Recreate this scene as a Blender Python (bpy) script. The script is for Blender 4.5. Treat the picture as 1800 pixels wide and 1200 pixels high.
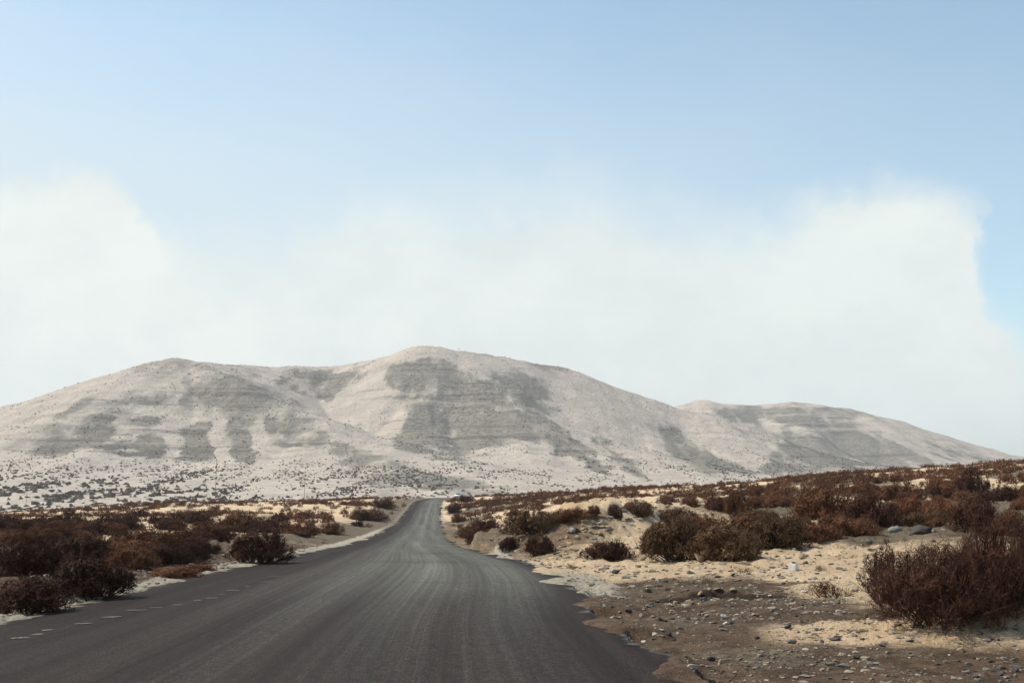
import bpy, bmesh, math, random
import numpy as np

R = math.radians
sc = bpy.context.scene
for o in list(bpy.data.objects):
    bpy.data.objects.remove(o)

# ------------------------------------------------------------------ camera
CAM_H = 1.3
PITCH = math.atan(300 / 2000)          # true horizon lies on row 900 of the 1200 row photograph
cam_d = bpy.data.cameras.new('camera')
cam_d.sensor_width = 36; cam_d.sensor_fit = 'HORIZONTAL'; cam_d.lens = 40
cam_d.clip_start = 0.1; cam_d.clip_end = 20000
cam = bpy.data.objects.new('camera', cam_d)
sc.collection.objects.link(cam)
cam.location = (0, 0, CAM_H)
cam.rotation_euler = (math.pi / 2 + PITCH, 0, 0)
sc.camera = cam

# ------------------------------------------------------------------ sun
SUN_AZ = R(-73)        # left of the view direction, a little beyond the subject
SUN_EL = R(48)
sun_d = bpy.data.lights.new('sun', 'SUN')
sun_d.energy = 5.0; sun_d.angle = R(0.55); sun_d.color = (1.0, 0.895, 0.735)
sun = bpy.data.objects.new('sun', sun_d)
sc.collection.objects.link(sun)
sun.rotation_euler = (math.pi / 2 - SUN_EL, 0, math.pi - SUN_AZ)

SKY_K = 0.15
SKY_TINT = (1.14, 1.23, 1.10, 1)
# ------------------------------------------------------------------ exposure
sc.view_settings.view_transform = 'Standard'
sc.view_settings.look = 'None'
sc.view_settings.exposure = 0.15
sc.view_settings.gamma = 1.0
sc.view_settings.use_curve_mapping = False

# ------------------------------------------------------------------ pixel <-> direction helpers (photograph pixels, 1800 x 1200)
cP, sP = math.cos(PITCH), math.sin(PITCH)
def pix_dir(px, py):
    a = (px - 900) / 2000.0; b = (600 - py) / 2000.0
    return a, cP - b * sP, sP + b * cP
def at(px, py, Y):
    x, y, z = pix_dir(px, py)
    return (x * Y / y, Y, CAM_H + z * Y / y)
def project(X, Y, Z):
    dz = Z - CAM_H
    f = Y * cP + dz * sP
    u = -Y * sP + dz * cP
    f = np.where(np.abs(f) < 1e-3, 1e-3, f)
    return 900 + 2000 * X / f, 600 - 2000 * u / f

# ------------------------------------------------------------------ world: Nishita sky with a cloud bank
def build_world():
    w = bpy.data.worlds.new('World'); sc.world = w; w.use_nodes = True
    nt = w.node_tree; N = nt.nodes; L = nt.links
    N.clear()
    out = N.new('ShaderNodeOutputWorld'); bg = N.new('ShaderNodeBackground')
    bg.inputs['Strength'].default_value = SKY_K
    L.new(bg.outputs[0], out.inputs[0])
    sky = N.new('ShaderNodeTexSky'); sky.sky_type = 'NISHITA'; sky.sun_disc = False
    sky.sun_elevation = SUN_EL; sky.sun_rotation = SUN_AZ
    sky.air_density = 1.0; sky.dust_density = 0.3; sky.ozone_density = 1.0; sky.altitude = 100
    tc = N.new('ShaderNodeTexCoord')
    sep = N.new('ShaderNodeSeparateXYZ'); L.new(tc.outputs['Generated'], sep.inputs[0])
    def m(op, a, b=None, c=None):
        n = N.new('ShaderNodeMath'); n.operation = op
        for i, v in enumerate((a, b, c)):
            if v is None: continue
            if isinstance(v, (int, float)): n.inputs[i].default_value = v
            else: L.new(v, n.inputs[i])
        return n.outputs[0]
    el = m('MULTIPLY', m('ARCSINE', sep.outputs['Z']), 180 / math.pi)          # degrees
    az = m('MULTIPLY', m('ARCTAN2', sep.outputs['X'], sep.outputs['Y']), 180 / math.pi)
    def azel(px, py):
        x, y, z = pix_dir(px, py)
        return math.degrees(math.atan2(x, y)), math.degrees(math.atan2(z, math.hypot(x, y)))
    def curve(pts, inp):
        n = N.new('ShaderNodeFloatCurve'); c = n.mapping.curves[0]
        n.mapping.use_clip = False
        pts = sorted(pts)
        while len(c.points) < len(pts): c.points.new(0.5, 0.5)
        for p, (x, y) in zip(c.points, pts):
            p.location = (x, y); p.handle_type = 'AUTO_CLAMPED'
        n.mapping.update()
        L.new(inp, n.inputs['Value'])
        return n.outputs[0]
    def noise(scale, det, rough, stretch=(1, 1, 1), off=(0, 0, 0)):
        mp = N.new('ShaderNodeMapping'); mp.inputs['Scale'].default_value = stretch; mp.inputs['Location'].default_value = off
        L.new(tc.outputs['Generated'], mp.inputs['Vector'])
        n = N.new('ShaderNodeTexNoise'); n.inputs['Scale'].default_value = scale
        n.inputs['Detail'].default_value = det; n.inputs['Roughness'].default_value = rough
        L.new(mp.outputs[0], n.inputs['Vector'])
        return n.outputs['Fac']
    big = m('SUBTRACT', noise(9, 6, .55), .5)
    fine = m('SUBTRACT', noise(26, 7, .6, off=(3, 1, 2)), .5)
    azn = m('ADD', az, m('ADD', m('MULTIPLY', m('SUBTRACT', noise(12, 6, .6, off=(1, 9, 4)), .5), 4.5), m('MULTIPLY', fine, 2.5)))
    az01 = m('ADD', m('MULTIPLY', azn, 1 / 120.0), 0.5)
    tops = [(0, 318), (90, 300), (170, 296), (235, 330), (285, 400), (340, 400), (430, 405), (520, 385), (640, 355), (760, 345), (900, 345),
            (1040, 345), (1150, 365), (1290, 385), (1420, 370), (1500, 350), (1570, 332), (1640, 330), (1690, 352), (1715, 395), (1727, 460), (1745, 530), (1770, 570), (1800, 585)]
    P = [(0.0, 0.36), (0.12, 0.34), (0.22, 0.40)]
    for px, py in tops:
        a, e = azel(px, py); P.append((a / 120 + .5, e / 40))
    P += [(0.76, 0.26), (0.84, 0.34), (1.0, 0.36)]
    top = m('MULTIPLY', curve(P, az01), 40.0)
    softs = [(0, 1.6), (170, 1.2), (250, 1.3), (330, 3.2), (500, 4.2), (800, 4.2), (1100, 3.8), (1300, 3.0), (1450, 2.4), (1600, 2.0), (1690, 2.2), (1730, 3.0), (1800, 3.2)]
    S = [(0.0, .35), (0.2, .35)]
    for px, sft in softs:
        a, e = azel(px, 400); S.append((a / 120 + .5, sft / 10))
    S += [(0.8, .35), (1.0, .35)]
    soft = m('MULTIPLY', curve(S, az01), 10.0)
    wob = m('ADD', m('MULTIPLY', big, 5.0), m('MULTIPLY', fine, 2.6))
    d = m('DIVIDE', m('ADD', m('SUBTRACT', top, el), wob), soft)
    mr = N.new('ShaderNodeMapRange'); mr.interpolation_type = 'SMOOTHSTEP'
    L.new(d, mr.inputs['Value'])
    mr.inputs['From Min'].default_value = -.6; mr.inputs['From Max'].default_value = .95
    dens = mr.outputs['Result']
    # the bank thins out towards its foot at either end, so blue shows again low down
    low = N.new('ShaderNodeMapRange'); low.interpolation_type = 'SMOOTHSTEP'
    L.new(m('ADD', el, m('MULTIPLY', big, 6.0)), low.inputs['Value'])
    low.inputs['From Min'].default_value = -2.0; low.inputs['From Max'].default_value = 7.0
    low.inputs['To Min'].default_value = 0.62; low.inputs['To Max'].default_value = 0.96
    thin = m('MULTIPLY', low.outputs['Result'], m('ADD', .95, m('MULTIPLY', noise(5, 5, .55, (1, 1, 2.2), (5, 2, 8)), .14)))
    dens = m('MULTIPLY', dens, thin)
    # a thin veil over everything: brighter towards the sun and towards the horizon
    veil = N.new('ShaderNodeMapRange'); veil.interpolation_type = 'SMOOTHSTEP'
    L.new(m('ADD', el, m('MULTIPLY', m('SUBTRACT', noise(3.5, 5, .55, (1, 1, 2.0), (7, 7, 1)), .5), 10)), veil.inputs['Value'])
    veil.inputs['From Min'].default_value = 13; veil.inputs['From Max'].default_value = 33
    veil.inputs['To Min'].default_value = .97; veil.inputs['To Max'].default_value = .06
    sx, sy = math.sin(SUN_AZ), math.cos(SUN_AZ)
    toward = m('ADD', m('MULTIPLY', sep.outputs['X'], sx), m('MULTIPLY', sep.outputs['Y'], sy))
    vk = m('MULTIPLY', veil.outputs['Result'], m('MINIMUM', m('MAXIMUM', m('ADD', m('MULTIPLY', toward, .8), .40), .10), .9))
    shade = m('ADD', m('MULTIPLY', noise(6, 6, .6, (1, 1, 1.6), (11, 4, 3)), .6), m('MULTIPLY', noise(15, 7, .6, (1, 1, 1.5), (2, 14, 6)), .4))
    cr = N.new('ShaderNodeMix'); cr.data_type = 'RGBA'
    shr = N.new('ShaderNodeMapRange'); L.new(shade, shr.inputs['Value']); shr.inputs['From Min'].default_value = .3; shr.inputs['From Max'].default_value = .62
    L.new(shr.outputs[0], cr.inputs['Factor'])
    cr.inputs['A'].default_value = (.68 / SKY_K, .735 / SKY_K, .735 / SKY_K, 1); cr.inputs['B'].default_value = (.80 / SKY_K, .852 / SKY_K, .825 / SKY_K, 1)
    tint = N.new('ShaderNodeMix'); tint.data_type = 'RGBA'; tint.blend_type = 'MULTIPLY'; tint.inputs['Factor'].default_value = 1
    L.new(sky.outputs[0], tint.inputs['A']); tint.inputs['B'].default_value = SKY_TINT
    mix = N.new('ShaderNodeMix'); mix.data_type = 'RGBA'
    L.new(dens, mix.inputs['Factor']); vm = N.new('ShaderNodeMix'); vm.data_type = 'RGBA'; L.new(vk, vm.inputs['Factor']); L.new(tint.outputs['Result'], vm.inputs['A']); vm.inputs['B'].default_value = (.655 / SKY_K, .735 / SKY_K, .765 / SKY_K, 1)
    L.new(vm.outputs['Result'], mix.inputs['A']); L.new(cr.outputs['Result'], mix.inputs['B'])
    L.new(mix.outputs['Result'], bg.inputs['Color'])
build_world()

# ------------------------------------------------------------------ numpy noise
def _hash(ix, iy, seed):
    h = (ix.astype(np.int64) * 374761393 + iy.astype(np.int64) * 668265263 + seed * 1442695041) & 0xffffffff
    h = ((h ^ (h >> 13)) * 1274126177) & 0xffffffff
    h = ((h ^ (h >> 16)) * 2246822519) & 0xffffffff
    return ((h ^ (h >> 15)) & 0xffffff) / float(0xffffff)
def vnoise(x, y, seed=0):
    ix = np.floor(x); iy = np.floor(y); fx = x - ix; fy = y - iy
    fx = fx * fx * fx * (fx * (fx * 6 - 15) + 10); fy = fy * fy * fy * (fy * (fy * 6 - 15) + 10)
    a = _hash(ix, iy, seed); b = _hash(ix + 1, iy, seed); c = _hash(ix, iy + 1, seed); d = _hash(ix + 1, iy + 1, seed)
    return (a + (b - a) * fx) * (1 - fy) + (c + (d - c) * fx) * fy
def fbm(x, y, octv=4, seed=0, gain=.5):
    s = 0; amp = 1; tot = 0
    for i in range(octv):
        s = s + amp * (vnoise(x, y, seed + i * 17) - .5); tot += amp
        x, y = x * 1.62 - y * 1.21 + 3.1, x * 1.21 + y * 1.62 + 7.7; amp *= gain
    return s / tot * 2
def sstep(a, b, x):
    t = np.clip((x - a) / (b - a), 0, 1); return t * t * (3 - 2 * t)

# ------------------------------------------------------------------ mesh helpers
def mesh_from(name, V, F, attrs=None, smooth=False, uv=None):
    """V (n,3); F (m,k) array or list of such arrays; attrs: {name: per-vertex floats}"""
    V = np.asarray(V, np.float32)
    Fs = F if isinstance(F, list) else [F]
    me = bpy.data.meshes.new(name)
    me.vertices.add(len(V)); me.vertices.foreach_set('co', V.ravel())
    loops = np.concatenate([np.asarray(f, np.int32).ravel() for f in Fs])
    sizes = np.concatenate([np.full(len(f), np.asarray(f).shape[1], np.int32) for f in Fs])
    starts = np.concatenate([[0], np.cumsum(sizes)[:-1]]).astype(np.int32)
    me.loops.add(len(loops)); me.loops.foreach_set('vertex_index', loops)
    me.polygons.add(len(sizes)); me.polygons.foreach_set('loop_start', starts)
    if smooth: me.polygons.foreach_set('use_smooth', np.ones(len(sizes), bool))
    else: me.polygons.foreach_set('use_smooth', np.zeros(len(sizes), bool))
    for k, a in (attrs or {}).items():
        at_ = me.attributes.new(k, 'FLOAT', 'POINT'); at_.data.foreach_set('value', np.asarray(a, np.float32))
    if uv is not None:
        l = me.uv_layers.new(name='UVMap'); l.data.foreach_set('uv', np.asarray(uv, np.float32)[loops].ravel())
    me.update(calc_edges=True); me.validate()
    return me
def link(name, me, mat=None, parent=None, loc=None, label=None, cat=None, group=None, kind=None):
    o = bpy.data.objects.new(name, me); sc.collection.objects.link(o)
    if mat is not None and me is not None:
        if not me.materials: me.materials.append(mat)
        elif me.materials[0] is not mat:
            o.material_slots[0].link = 'OBJECT'; o.material_slots[0].material = mat
    if parent is not None: o.parent = parent
    if loc is not None: o.location = loc
    tag(o, label, cat, group, kind)
    return o
def tag(o, label=None, cat=None, group=None, kind=None):
    if label: o['label'] = label
    if cat: o['category'] = cat
    if group: o['group'] = group
    if kind: o['kind'] = kind
def bm_mesh(name, bm, smooth=False):
    me = bpy.data.meshes.new(name); bm.to_mesh(me); bm.free()
    if smooth: me.polygons.foreach_set('use_smooth', np.ones(len(me.polygons), bool))
    return me

# ------------------------------------------------------------------ materials
class Mat:
    def __init__(s, name, rough=.9, spec=.2):
        s.m = bpy.data.materials.new(name); s.m.use_nodes = True
        s.nt = s.m.node_tree; s.N = s.nt.nodes; s.L = s.nt.links
        s.b = s.N['Principled BSDF']; s.b.inputs['Roughness'].default_value = rough
        s.b.inputs['Specular IOR Level'].default_value = spec
        s.tc = s.N.new('ShaderNodeTexCoord')
    def val(s, i, v):
        if hasattr(v, 'links'): s.L.new(v, i)
        elif isinstance(v, tuple) and len(v) == 3 and i.type == 'RGBA': i.default_value = (*v, 1)
        else: i.default_value = v
    def math(s, op, a, b=None, clamp=False):
        n = s.N.new('ShaderNodeMath'); n.operation = op; n.use_clamp = clamp
        s.val(n.inputs[0], a)
        if b is not None: s.val(n.inputs[1], b)
        return n.outputs[0]
    def mix(s, f, a, b, mode='MIX'):
        n = s.N.new('ShaderNodeMix'); n.data_type = 'RGBA'; n.blend_type = mode
        s.val(n.inputs['Factor'], f); s.val(n.inputs['A'], a); s.val(n.inputs['B'], b)
        return n.outputs['Result']
    def noise(s, scale, det=4, rough=.55, coord='Object', stretch=None, dist=0):
        v = s.tc.outputs[coord]
        if stretch:
            mp = s.N.new('ShaderNodeMapping'); mp.inputs['Scale'].default_value = stretch
            s.L.new(v, mp.inputs['Vector']); v = mp.outputs[0]
        n = s.N.new('ShaderNodeTexNoise'); s.L.new(v, n.inputs['Vector'])
        n.inputs['Scale'].default_value = scale; n.inputs['Detail'].default_value = det; n.inputs['Roughness'].default_value = rough
        n.inputs['Distortion'].default_value = dist
        return n.outputs['Fac']
    def voro(s, scale, coord='Object', out='Distance', feature='F1', stretch=None):
        v = s.tc.outputs[coord]
        if stretch:
            mp = s.N.new('ShaderNodeMapping'); mp.inputs['Scale'].default_value = stretch
            s.L.new(v, mp.inputs['Vector']); v = mp.outputs[0]
        n = s.N.new('ShaderNodeTexVoronoi'); n.feature = feature; s.L.new(v, n.inputs['Vector']); n.inputs['Scale'].default_value = scale
        return n.outputs[out]
    def ramp(s, f, a, b, lo=0., hi=1.):
        n = s.N.new('ShaderNodeMapRange'); n.interpolation_type = 'SMOOTHSTEP'
        s.val(n.inputs['Value'], f); n.inputs['From Min'].default_value = a; n.inputs['From Max'].default_value = b
        n.inputs['To Min'].default_value = lo; n.inputs['To Max'].default_value = hi
        return n.outputs['Result']
    def attr(s, name):
        n = s.N.new('ShaderNodeAttribute'); n.attribute_name = name; return n.outputs['Fac']
    def rand(s):
        return s.N.new('ShaderNodeObjectInfo').outputs['Random']
    def bump(s, h, dist, strength=1.0):
        n = s.N.new('ShaderNodeBump'); n.inputs['Distance'].default_value = dist; n.inputs['Strength'].default_value = strength
        s.L.new(h, n.inputs['Height']); s.L.new(n.outputs[0], s.b.inputs['Normal'])
    def color(s, c): s.val(s.b.inputs['Base Color'], c); return s.m

def m_ground():
    M = Mat('dry_ground', .95, .12)
    n1 = M.noise(.35, 5, .6); n2 = M.noise(2.3, 5, .65); n3 = M.noise(11, 5, .7); n4 = M.noise(60, 3, .7)
    sand = M.mix(M.ramp(n1, .35, .68), (.69, .535, .355), (.56, .415, .265))
    sand = M.mix(M.ramp(n2, .50, .72, 0, .7), sand, (.74, .63, .48))
    sand = M.mix(M.ramp(n3, .54, .68, 0, .70), sand, (.24, .155, .085))
    dirt = M.mix(M.ramp(n2, .38, .66), (.085, .056, .037), (.165, .112, .074))
    dirt = M.mix(M.ramp(n3, .52, .74, 0, .75), dirt, (.30, .225, .15))
    grey = M.mix(M.ramp(n3, .36, .68), (.10, .080, .055), (.235, .192, .135))
    pale = M.mix(M.ramp(n3, .40, .66), (.50, .46, .37), (.27, .24, .19))
    rust = M.mix(M.ramp(n3, .40, .66), (.42, .22, .10), (.22, .11, .06))
    def msk(a, w=.5):
        return M.ramp(M.math('ADD', M.attr(a), M.math('MULTIPLY', M.math('SUBTRACT', M.math('ADD', M.math('MULTIPLY', n2, .55), M.math('MULTIPLY', n3, .45)), .5), 1.3)), .5 - w / 2, .5 + w / 2)
    c = M.mix(msk('dirt'), sand, dirt)
    c = M.mix(msk('grey'), c, grey)
    c = M.mix(msk('rut_shade'), c, (.045, .032, .022))  # near-black line painted as the shadow under the step's lip
    c = M.mix(msk('rust'), c, rust)
    c = M.mix(msk('pale', .35), c, pale)
    c = M.mix(M.ramp(n4, .35, .7, 0, .45), c, M.mix(1, c, (.50, .42, .36), 'MULTIPLY'))
    v = M.voro(26, feature='F1'); pebble = M.ramp(v, .05, .32, 1, 0)
    vc = M.voro(26, out='Color')
    sep = M.N.new('ShaderNodeSeparateColor'); M.L.new(vc, sep.inputs[0])
    pm = M.math('MULTIPLY', pebble, M.ramp(sep.outputs[0], .62, .66))
    c = M.mix(M.math('MULTIPLY', pm, .8), c, M.mix(sep.outputs[1], (.10, .09, .085), (.52, .47, .40)))
    h = M.math('ADD', M.math('ADD', M.math('MULTIPLY', n3, .8), M.math('MULTIPLY', n4, .35)), M.math('MULTIPLY', pm, .55))
    M.bump(h, .10, 1.0)
    return M.color(c)

def m_road():
    M = Mat('worn_asphalt', .8, .08)
    # UV: u = metres across, v = metres along
    grain = M.noise(60, 3, .8, 'Object'); gr2 = M.noise(15, 5, .75, 'Object')
    st = M.noise(1.0, 4, .6, 'UV', (3.2, .030, 1)); st2 = M.noise(1.0, 4, .7, 'UV', (11.0, .035, 1)); st3 = M.noise(1.0, 3, .6, 'UV', (.9, .018, 1))
    patch = M.noise(.22, 4, .6, 'Object')
    c = M.mix(M.ramp(st, .34, .66), (.021, .0148, .0130), (.039, .029, .0255))
    c = M.mix(M.attr('track_sheen'), c, M.mix(M.ramp(st2, .35, .65), (.138, .142, .126), (.222, .230, .208)))
    c = M.mix(M.math('MULTIPLY', M.ramp(st2, .54, .72, 0, .55), M.math('ADD', M.attr('track_sheen'), .12, True)), c, (.15, .15, .14))
    c = M.mix(M.ramp(st3, .45, .68, 0, .45), c, (.040, .036, .034))
    c = M.mix(M.ramp(patch, .50, .72, 0, .35), c, (.034, .030, .029))
    c = M.mix(M.ramp(grain, .36, .68, .0, .75), M.mix(1, c, (.45, .44, .44), 'MULTIPLY'), M.mix(1, c, (1.7, 1.66, 1.62), 'MULTIPLY'))
    c = M.mix(M.ramp(gr2, .36, .66), M.mix(1, c, (.62, .60, .58), 'MULTIPLY'), M.mix(1, c, (1.42, 1.42, 1.38), 'MULTIPLY'))
    dust = M.ramp(M.math('ADD', M.attr('edge'), M.math('MULTIPLY', M.math('SUBTRACT', M.noise(1.4, 6, .7, 'Object'), .5), 1.6)), .42, .72)
    c = M.mix(M.math('MULTIPLY', dust, .8), c, (.30, .27, .21))
    M.val(M.b.inputs['Roughness'], M.ramp(gr2, .3, .7, 0.68, .85))
    M.bump(M.math('ADD', grain, M.math('MULTIPLY', gr2, .6)), .012, .8)
    return M.color(c)

def m_mountain():
    M = Mat('arid_mountain', .95, .08)
    n1 = M.noise(.006, 6, .6); n2 = M.noise(.03, 6, .65); n3 = M.noise(.15, 5, .7); n4 = M.noise(.5, 3, .7)
    strata = M.noise(1.0, 5, .65, 'Object', (.004, .004, .16))
    sand = M.mix(M.ramp(n2, .36, .66), (.54, .472, .405), (.43, .375, .322))
    sand = M.mix(M.ramp(n3, .52, .74, 0, .5), sand, (.30, .27, .24))
    rock = M.mix(M.ramp(n3, .40, .62), (.150, .140, .116), (.270, .250, .213))
    rock = M.mix(M.ramp(strata, .52, .62, 0, .65), rock, (.095, .088, .074))
    k = M.math('ADD', M.attr('rock'), M.math('MULTIPLY', M.math('SUBTRACT', M.math('ADD', M.math('MULTIPLY', n2, .5), M.math('MULTIPLY', n3, .5)), .5), 1.35))
    c = M.mix(M.ramp(k, .24, .78), sand, rock)
    ledge = M.math('MULTIPLY', M.ramp(strata, .55, .61), M.math('MULTIPLY', M.attr('strata'), M.ramp(n2, .42, .58)))
    c = M.mix(ledge, c, (.12, .11, .10))
    c = M.mix(M.math('MULTIPLY', M.ramp(strata, .44, .36), M.math('MULTIPLY', M.attr('strata'), .5)), c, (.50, .45, .40))
    c = M.mix(M.ramp(n4, .50, .66, 0, .62), c, (.20, .183, .155))
    M.bump(M.math('ADD', M.math('MULTIPLY', n3, 1.0), M.math('MULTIPLY', n4, .5)), 4.0, .75)
    return M.color(c)

def m_simple(name, a, b, scale=8, rough=.9, spec=.2, rnd=0., bump=0.):
    M = Mat(name, rough, spec)
    n = M.noise(scale, 4, .65)
    c = M.mix(M.ramp(n, .3, .7), a, b)
    if rnd:
        k = M.ramp(M.rand(), 0, 1, 1 - rnd, 1 + rnd)
        comb = M.N.new('ShaderNodeCombineColor')
        for i in range(3): M.L.new(k, comb.inputs[i])
        c = M.mix(1, c, comb.outputs[0], 'MULTIPLY')
    if bump: M.bump(n, bump)
    return M.color(c)

def m_twig(name, a, b, tip, rnd=.25):
    M = Mat(name, .85, .1)
    t = M.attr('tint')
    c = M.mix(M.ramp(t, 0, .8), a, b)
    c = M.mix(M.ramp(t, .86, 1.0), c, tip)
    k = M.ramp(M.rand(), 0, 1, 1 - rnd, 1 + rnd)
    comb = M.N.new('ShaderNodeCombineColor')
    for i in range(3): M.L.new(k, comb.inputs[i])
    c = M.mix(1, c, comb.outputs[0], 'MULTIPLY')
    return M.color(c)

MG = m_ground(); MR = m_road(); MM = m_mountain()
TWIG = {
    'red':   m_twig('reddish_brown_twigs', (.082, .035, .021), (.195, .094, .050), (.28, .165, .09)),
    'dark':  m_twig('dark_brown_twigs', (.034, .0155, .0125), (.088, .042, .028), (.155, .088, .054)),
    'olive': m_twig('grey_olive_twigs', (.060, .035, .020), (.145, .088, .049), (.26, .185, .11)),
    'straw': m_twig('straw_coloured_stalks', (.13, .085, .045), (.26, .18, .10), (.36, .27, .16)),
}
M_STEM = m_simple('woody_stem', (.045, .028, .02), (.095, .062, .042), 14, .9, .1)
ST = {
    'dark':  m_simple('dark_basalt_stone', (.055, .05, .048), (.13, .118, .108), 9, .85, .25, .3, .02),
    'grey':  m_simple('grey_stone', (.17, .165, .15), (.30, .29, .265), 9, .85, .25, .3, .02),
    'tan':   m_simple('tan_stone', (.24, .18, .12), (.40, .32, .23), 9, .9, .2, .25, .02),
    'pale':  m_simple('pale_limestone', (.48, .44, .38), (.66, .62, .56), 9, .9, .2, .12, .02),
}

# ------------------------------------------------------------------ road geometry (metres)
RY  = np.array([-60, 0, 8.7, 13.7, 21.7, 27, 32, 44, 75, 109, 173, 225, 284, 310, 335, 370, 420, 500.])
RXL = np.array([-2.0, -5.6, -5.9, -6.1, -6.55, -6.75, -7.0, -8.1, -10.9, -13.35, -17.7, -21.1, -24.4, -23.6, -20.4, -12.5, 2, 30])
RXR = np.array([5.5, 1.75, 1.25, .98, .90, .62, .18, -.99, -3.75, -6.27, -10.6, -14.0, -17.3, -16.3, -12.6, -4.8, 9.5, 37])
RZ  = np.array([0, 0, 0, 0, 0, -.02, -.06, -.24, -.76, -.90, -.45, 1.3, 4.1, 5.0, 5.6, 5.6, 4.5, 3])
def smooth_interp(x, xp, fp):
    x = np.asarray(x, float)
    w = np.maximum(.4, np.abs(x) * .05); s = 0
    for k in (-1, -.5, 0, .5, 1): s = s + np.interp(x + k * w, xp, fp)
    return s / 5
def road_z(Y): return smooth_interp(Y, RY, RZ)
def road_l(Y): return smooth_interp(Y, RY, RXL) + .10 * fbm(Y * .9, Y * 0 + 3, 4, 5) * 1.4
def road_r(Y):
    Y = np.asarray(Y, float)
    return smooth_interp(Y, RY, RXR) + .20 + .24 * fbm(Y * .75, Y * 0 + 9, 5, 8, .6) * 1.5

# ------------------------------------------------------------------ near terrain: heights listed per bearing column and distance
TD = np.array([0, 10, 15, 22, 32, 45, 75, 110, 175, 225, 285, 340, 450, 700.])
TU = np.array([-300, 0, 350, 600, 760, 900, 1000, 1200, 1400, 1600, 1800, 2200.])
TZ = np.array([
    [0, 0, .05, .15, .2, .2, .1, .1, .4, .7, .2, -1.5, -4, -6],
    [0, 0, .03, .15, .2, .2, .1, .1, .5, 1.0, .6, -1, -4, -6],
    [0, 0, 0, .02, .05, .0, -.1, 0, 1.0, 2.3, 3.6, 3.0, -1, -6],
    [0, 0, 0, 0, 0, -.15, -.5, -.5, .3, 1.9, 4.3, 4.4, 1, -5],
    [0, 0, 0, 0, -.06, -.24, -.76, -.90, -.45, 1.3, 4.1, 5.3, 3, -5],
    [0, 0, 0, 0, -.05, 0, -.25, -.1, .8, 2.7, 5.2, 5.6, 3, -5],
    [0, 0, 0, -.05, .05, .5, .8, 1.3, 3.0, 4.8, 6.3, 6.0, 2, -5],
    [0, 0, 0, .05, .2, .55, 1.3, 2.0, 4.0, 5.7, 7.1, 6.6, 2, -5],
    [0, 0, 0, .1, .4, .8, 1.7, 2.9, 5.6, 7.7, 8.9, 7.5, 1, -5],
    [0, 0, .03, .25, .6, 1.05, 2.1, 3.6, 7.1, 9.2, 9.8, 8, 1, -5],
    [0, .03, .1, .40, .8, 1.3, 2.5, 4.5, 8.3, 10.3, 10.8, 9, 1, -5],
    [0, .05, .2, .6, 1.0, 1.6, 3.0, 5.5, 10.0, 12, 12, 10, 1, -5],
])
_gu = np.linspace(-300, 2200, 126); _gl = np.linspace(math.log(4), math.log(704), 140)
_T = np.array([np.interp(np.exp(_gl) - 4, TD, row) for row in TZ])
_T = np.array([np.interp(_gu, TU, _T[:, j]) for j in range(len(_gl))]).T
def _blur(A, ax, n):
    for _ in range(n):
        A = np.apply_along_axis(lambda v: np.convolve(np.pad(v, 1, mode='edge'), [.25, .5, .25], 'valid'), ax, A)
    return A
_T = _blur(_blur(_T, 0, 10), 1, 4)
def table(X, Y):
    r = np.hypot(X, Y); ang = np.arctan2(X, Y)
    d = r * np.cos(np.minimum(np.abs(ang), R(45)))
    u = 900 + 2000 * 1.011 * np.tan(np.clip(ang, -R(40), R(40))) / 1.0
    iu = np.clip((u - _gu[0]) / (_gu[1] - _gu[0]), 0, len(_gu) - 1.001)
    il = np.clip((np.log(d + 4) - _gl[0]) / (_gl[1] - _gl[0]), 0, len(_gl) - 1.001)
    a = iu.astype(int); b = il.astype(int); fa = iu - a; fb = il - b
    z = (_T[a, b] * (1 - fa) + _T[a + 1, b] * fa) * (1 - fb) + (_T[a, b + 1] * (1 - fa) + _T[a + 1, b + 1] * fa) * fb
    far = sstep(480, 620, r)
    return z * (1 - far) - 6 * far

def polyline_d(X, Y, pts):
    """distance to a plan polyline and interpolated third value"""
    best = np.full(np.shape(X), 1e9); val = np.zeros(np.shape(X))
    for (x0, y0, v0), (x1, y1, v1) in zip(pts[:-1], pts[1:]):
        dx, dy = x1 - x0, y1 - y0; L2 = dx * dx + dy * dy
        t = np.clip(((X - x0) * dx + (Y - y0) * dy) / L2, 0, 1)
        d = np.hypot(X - x0 - t * dx, Y - y0 - t * dy)
        m = d < best
        best = np.where(m, d, best); val = np.where(m, v0 + (v1 - v0) * t, val)
    return best, val

# low cut bank on the right of the road, the mound under the near shrub, the rubble heap on the left
BANK = [at(988, 960, 43)[:2] + (.75,), at(1010, 945, 45)[:2] + (1.05,), at(1060, 935, 48)[:2] + (1.05,), at(1120, 925, 52)[:2] + (.85,), at(1180, 915, 56)[:2] + (.5,)]
BANK2 = [at(870, 965, 52)[:2] + (.3,), at(900, 950, 55)[:2] + (.9,), at(935, 940, 58)[:2] + (.6,)]
MOUND = [at(1560, 1105, 12.6)[:2] + (.10,), at(1640, 1100, 12.4)[:2] + (.20,), at(1720, 1090, 12.2)[:2] + (.30,), at(1850, 1085, 12.0)[:2] + (.34,)]
HEAP = (at(375, 975, 36)[0], 36.0)
RUT = [at(1205, 1036, 18.6)[:2] + (.06,), at(1260, 1036, 18.7)[:2] + (.10,), at(1310, 1038, 18.5)[:2] + (.09,), at(1390, 1042, 18.2)[:2] + (.03,)]
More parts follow.
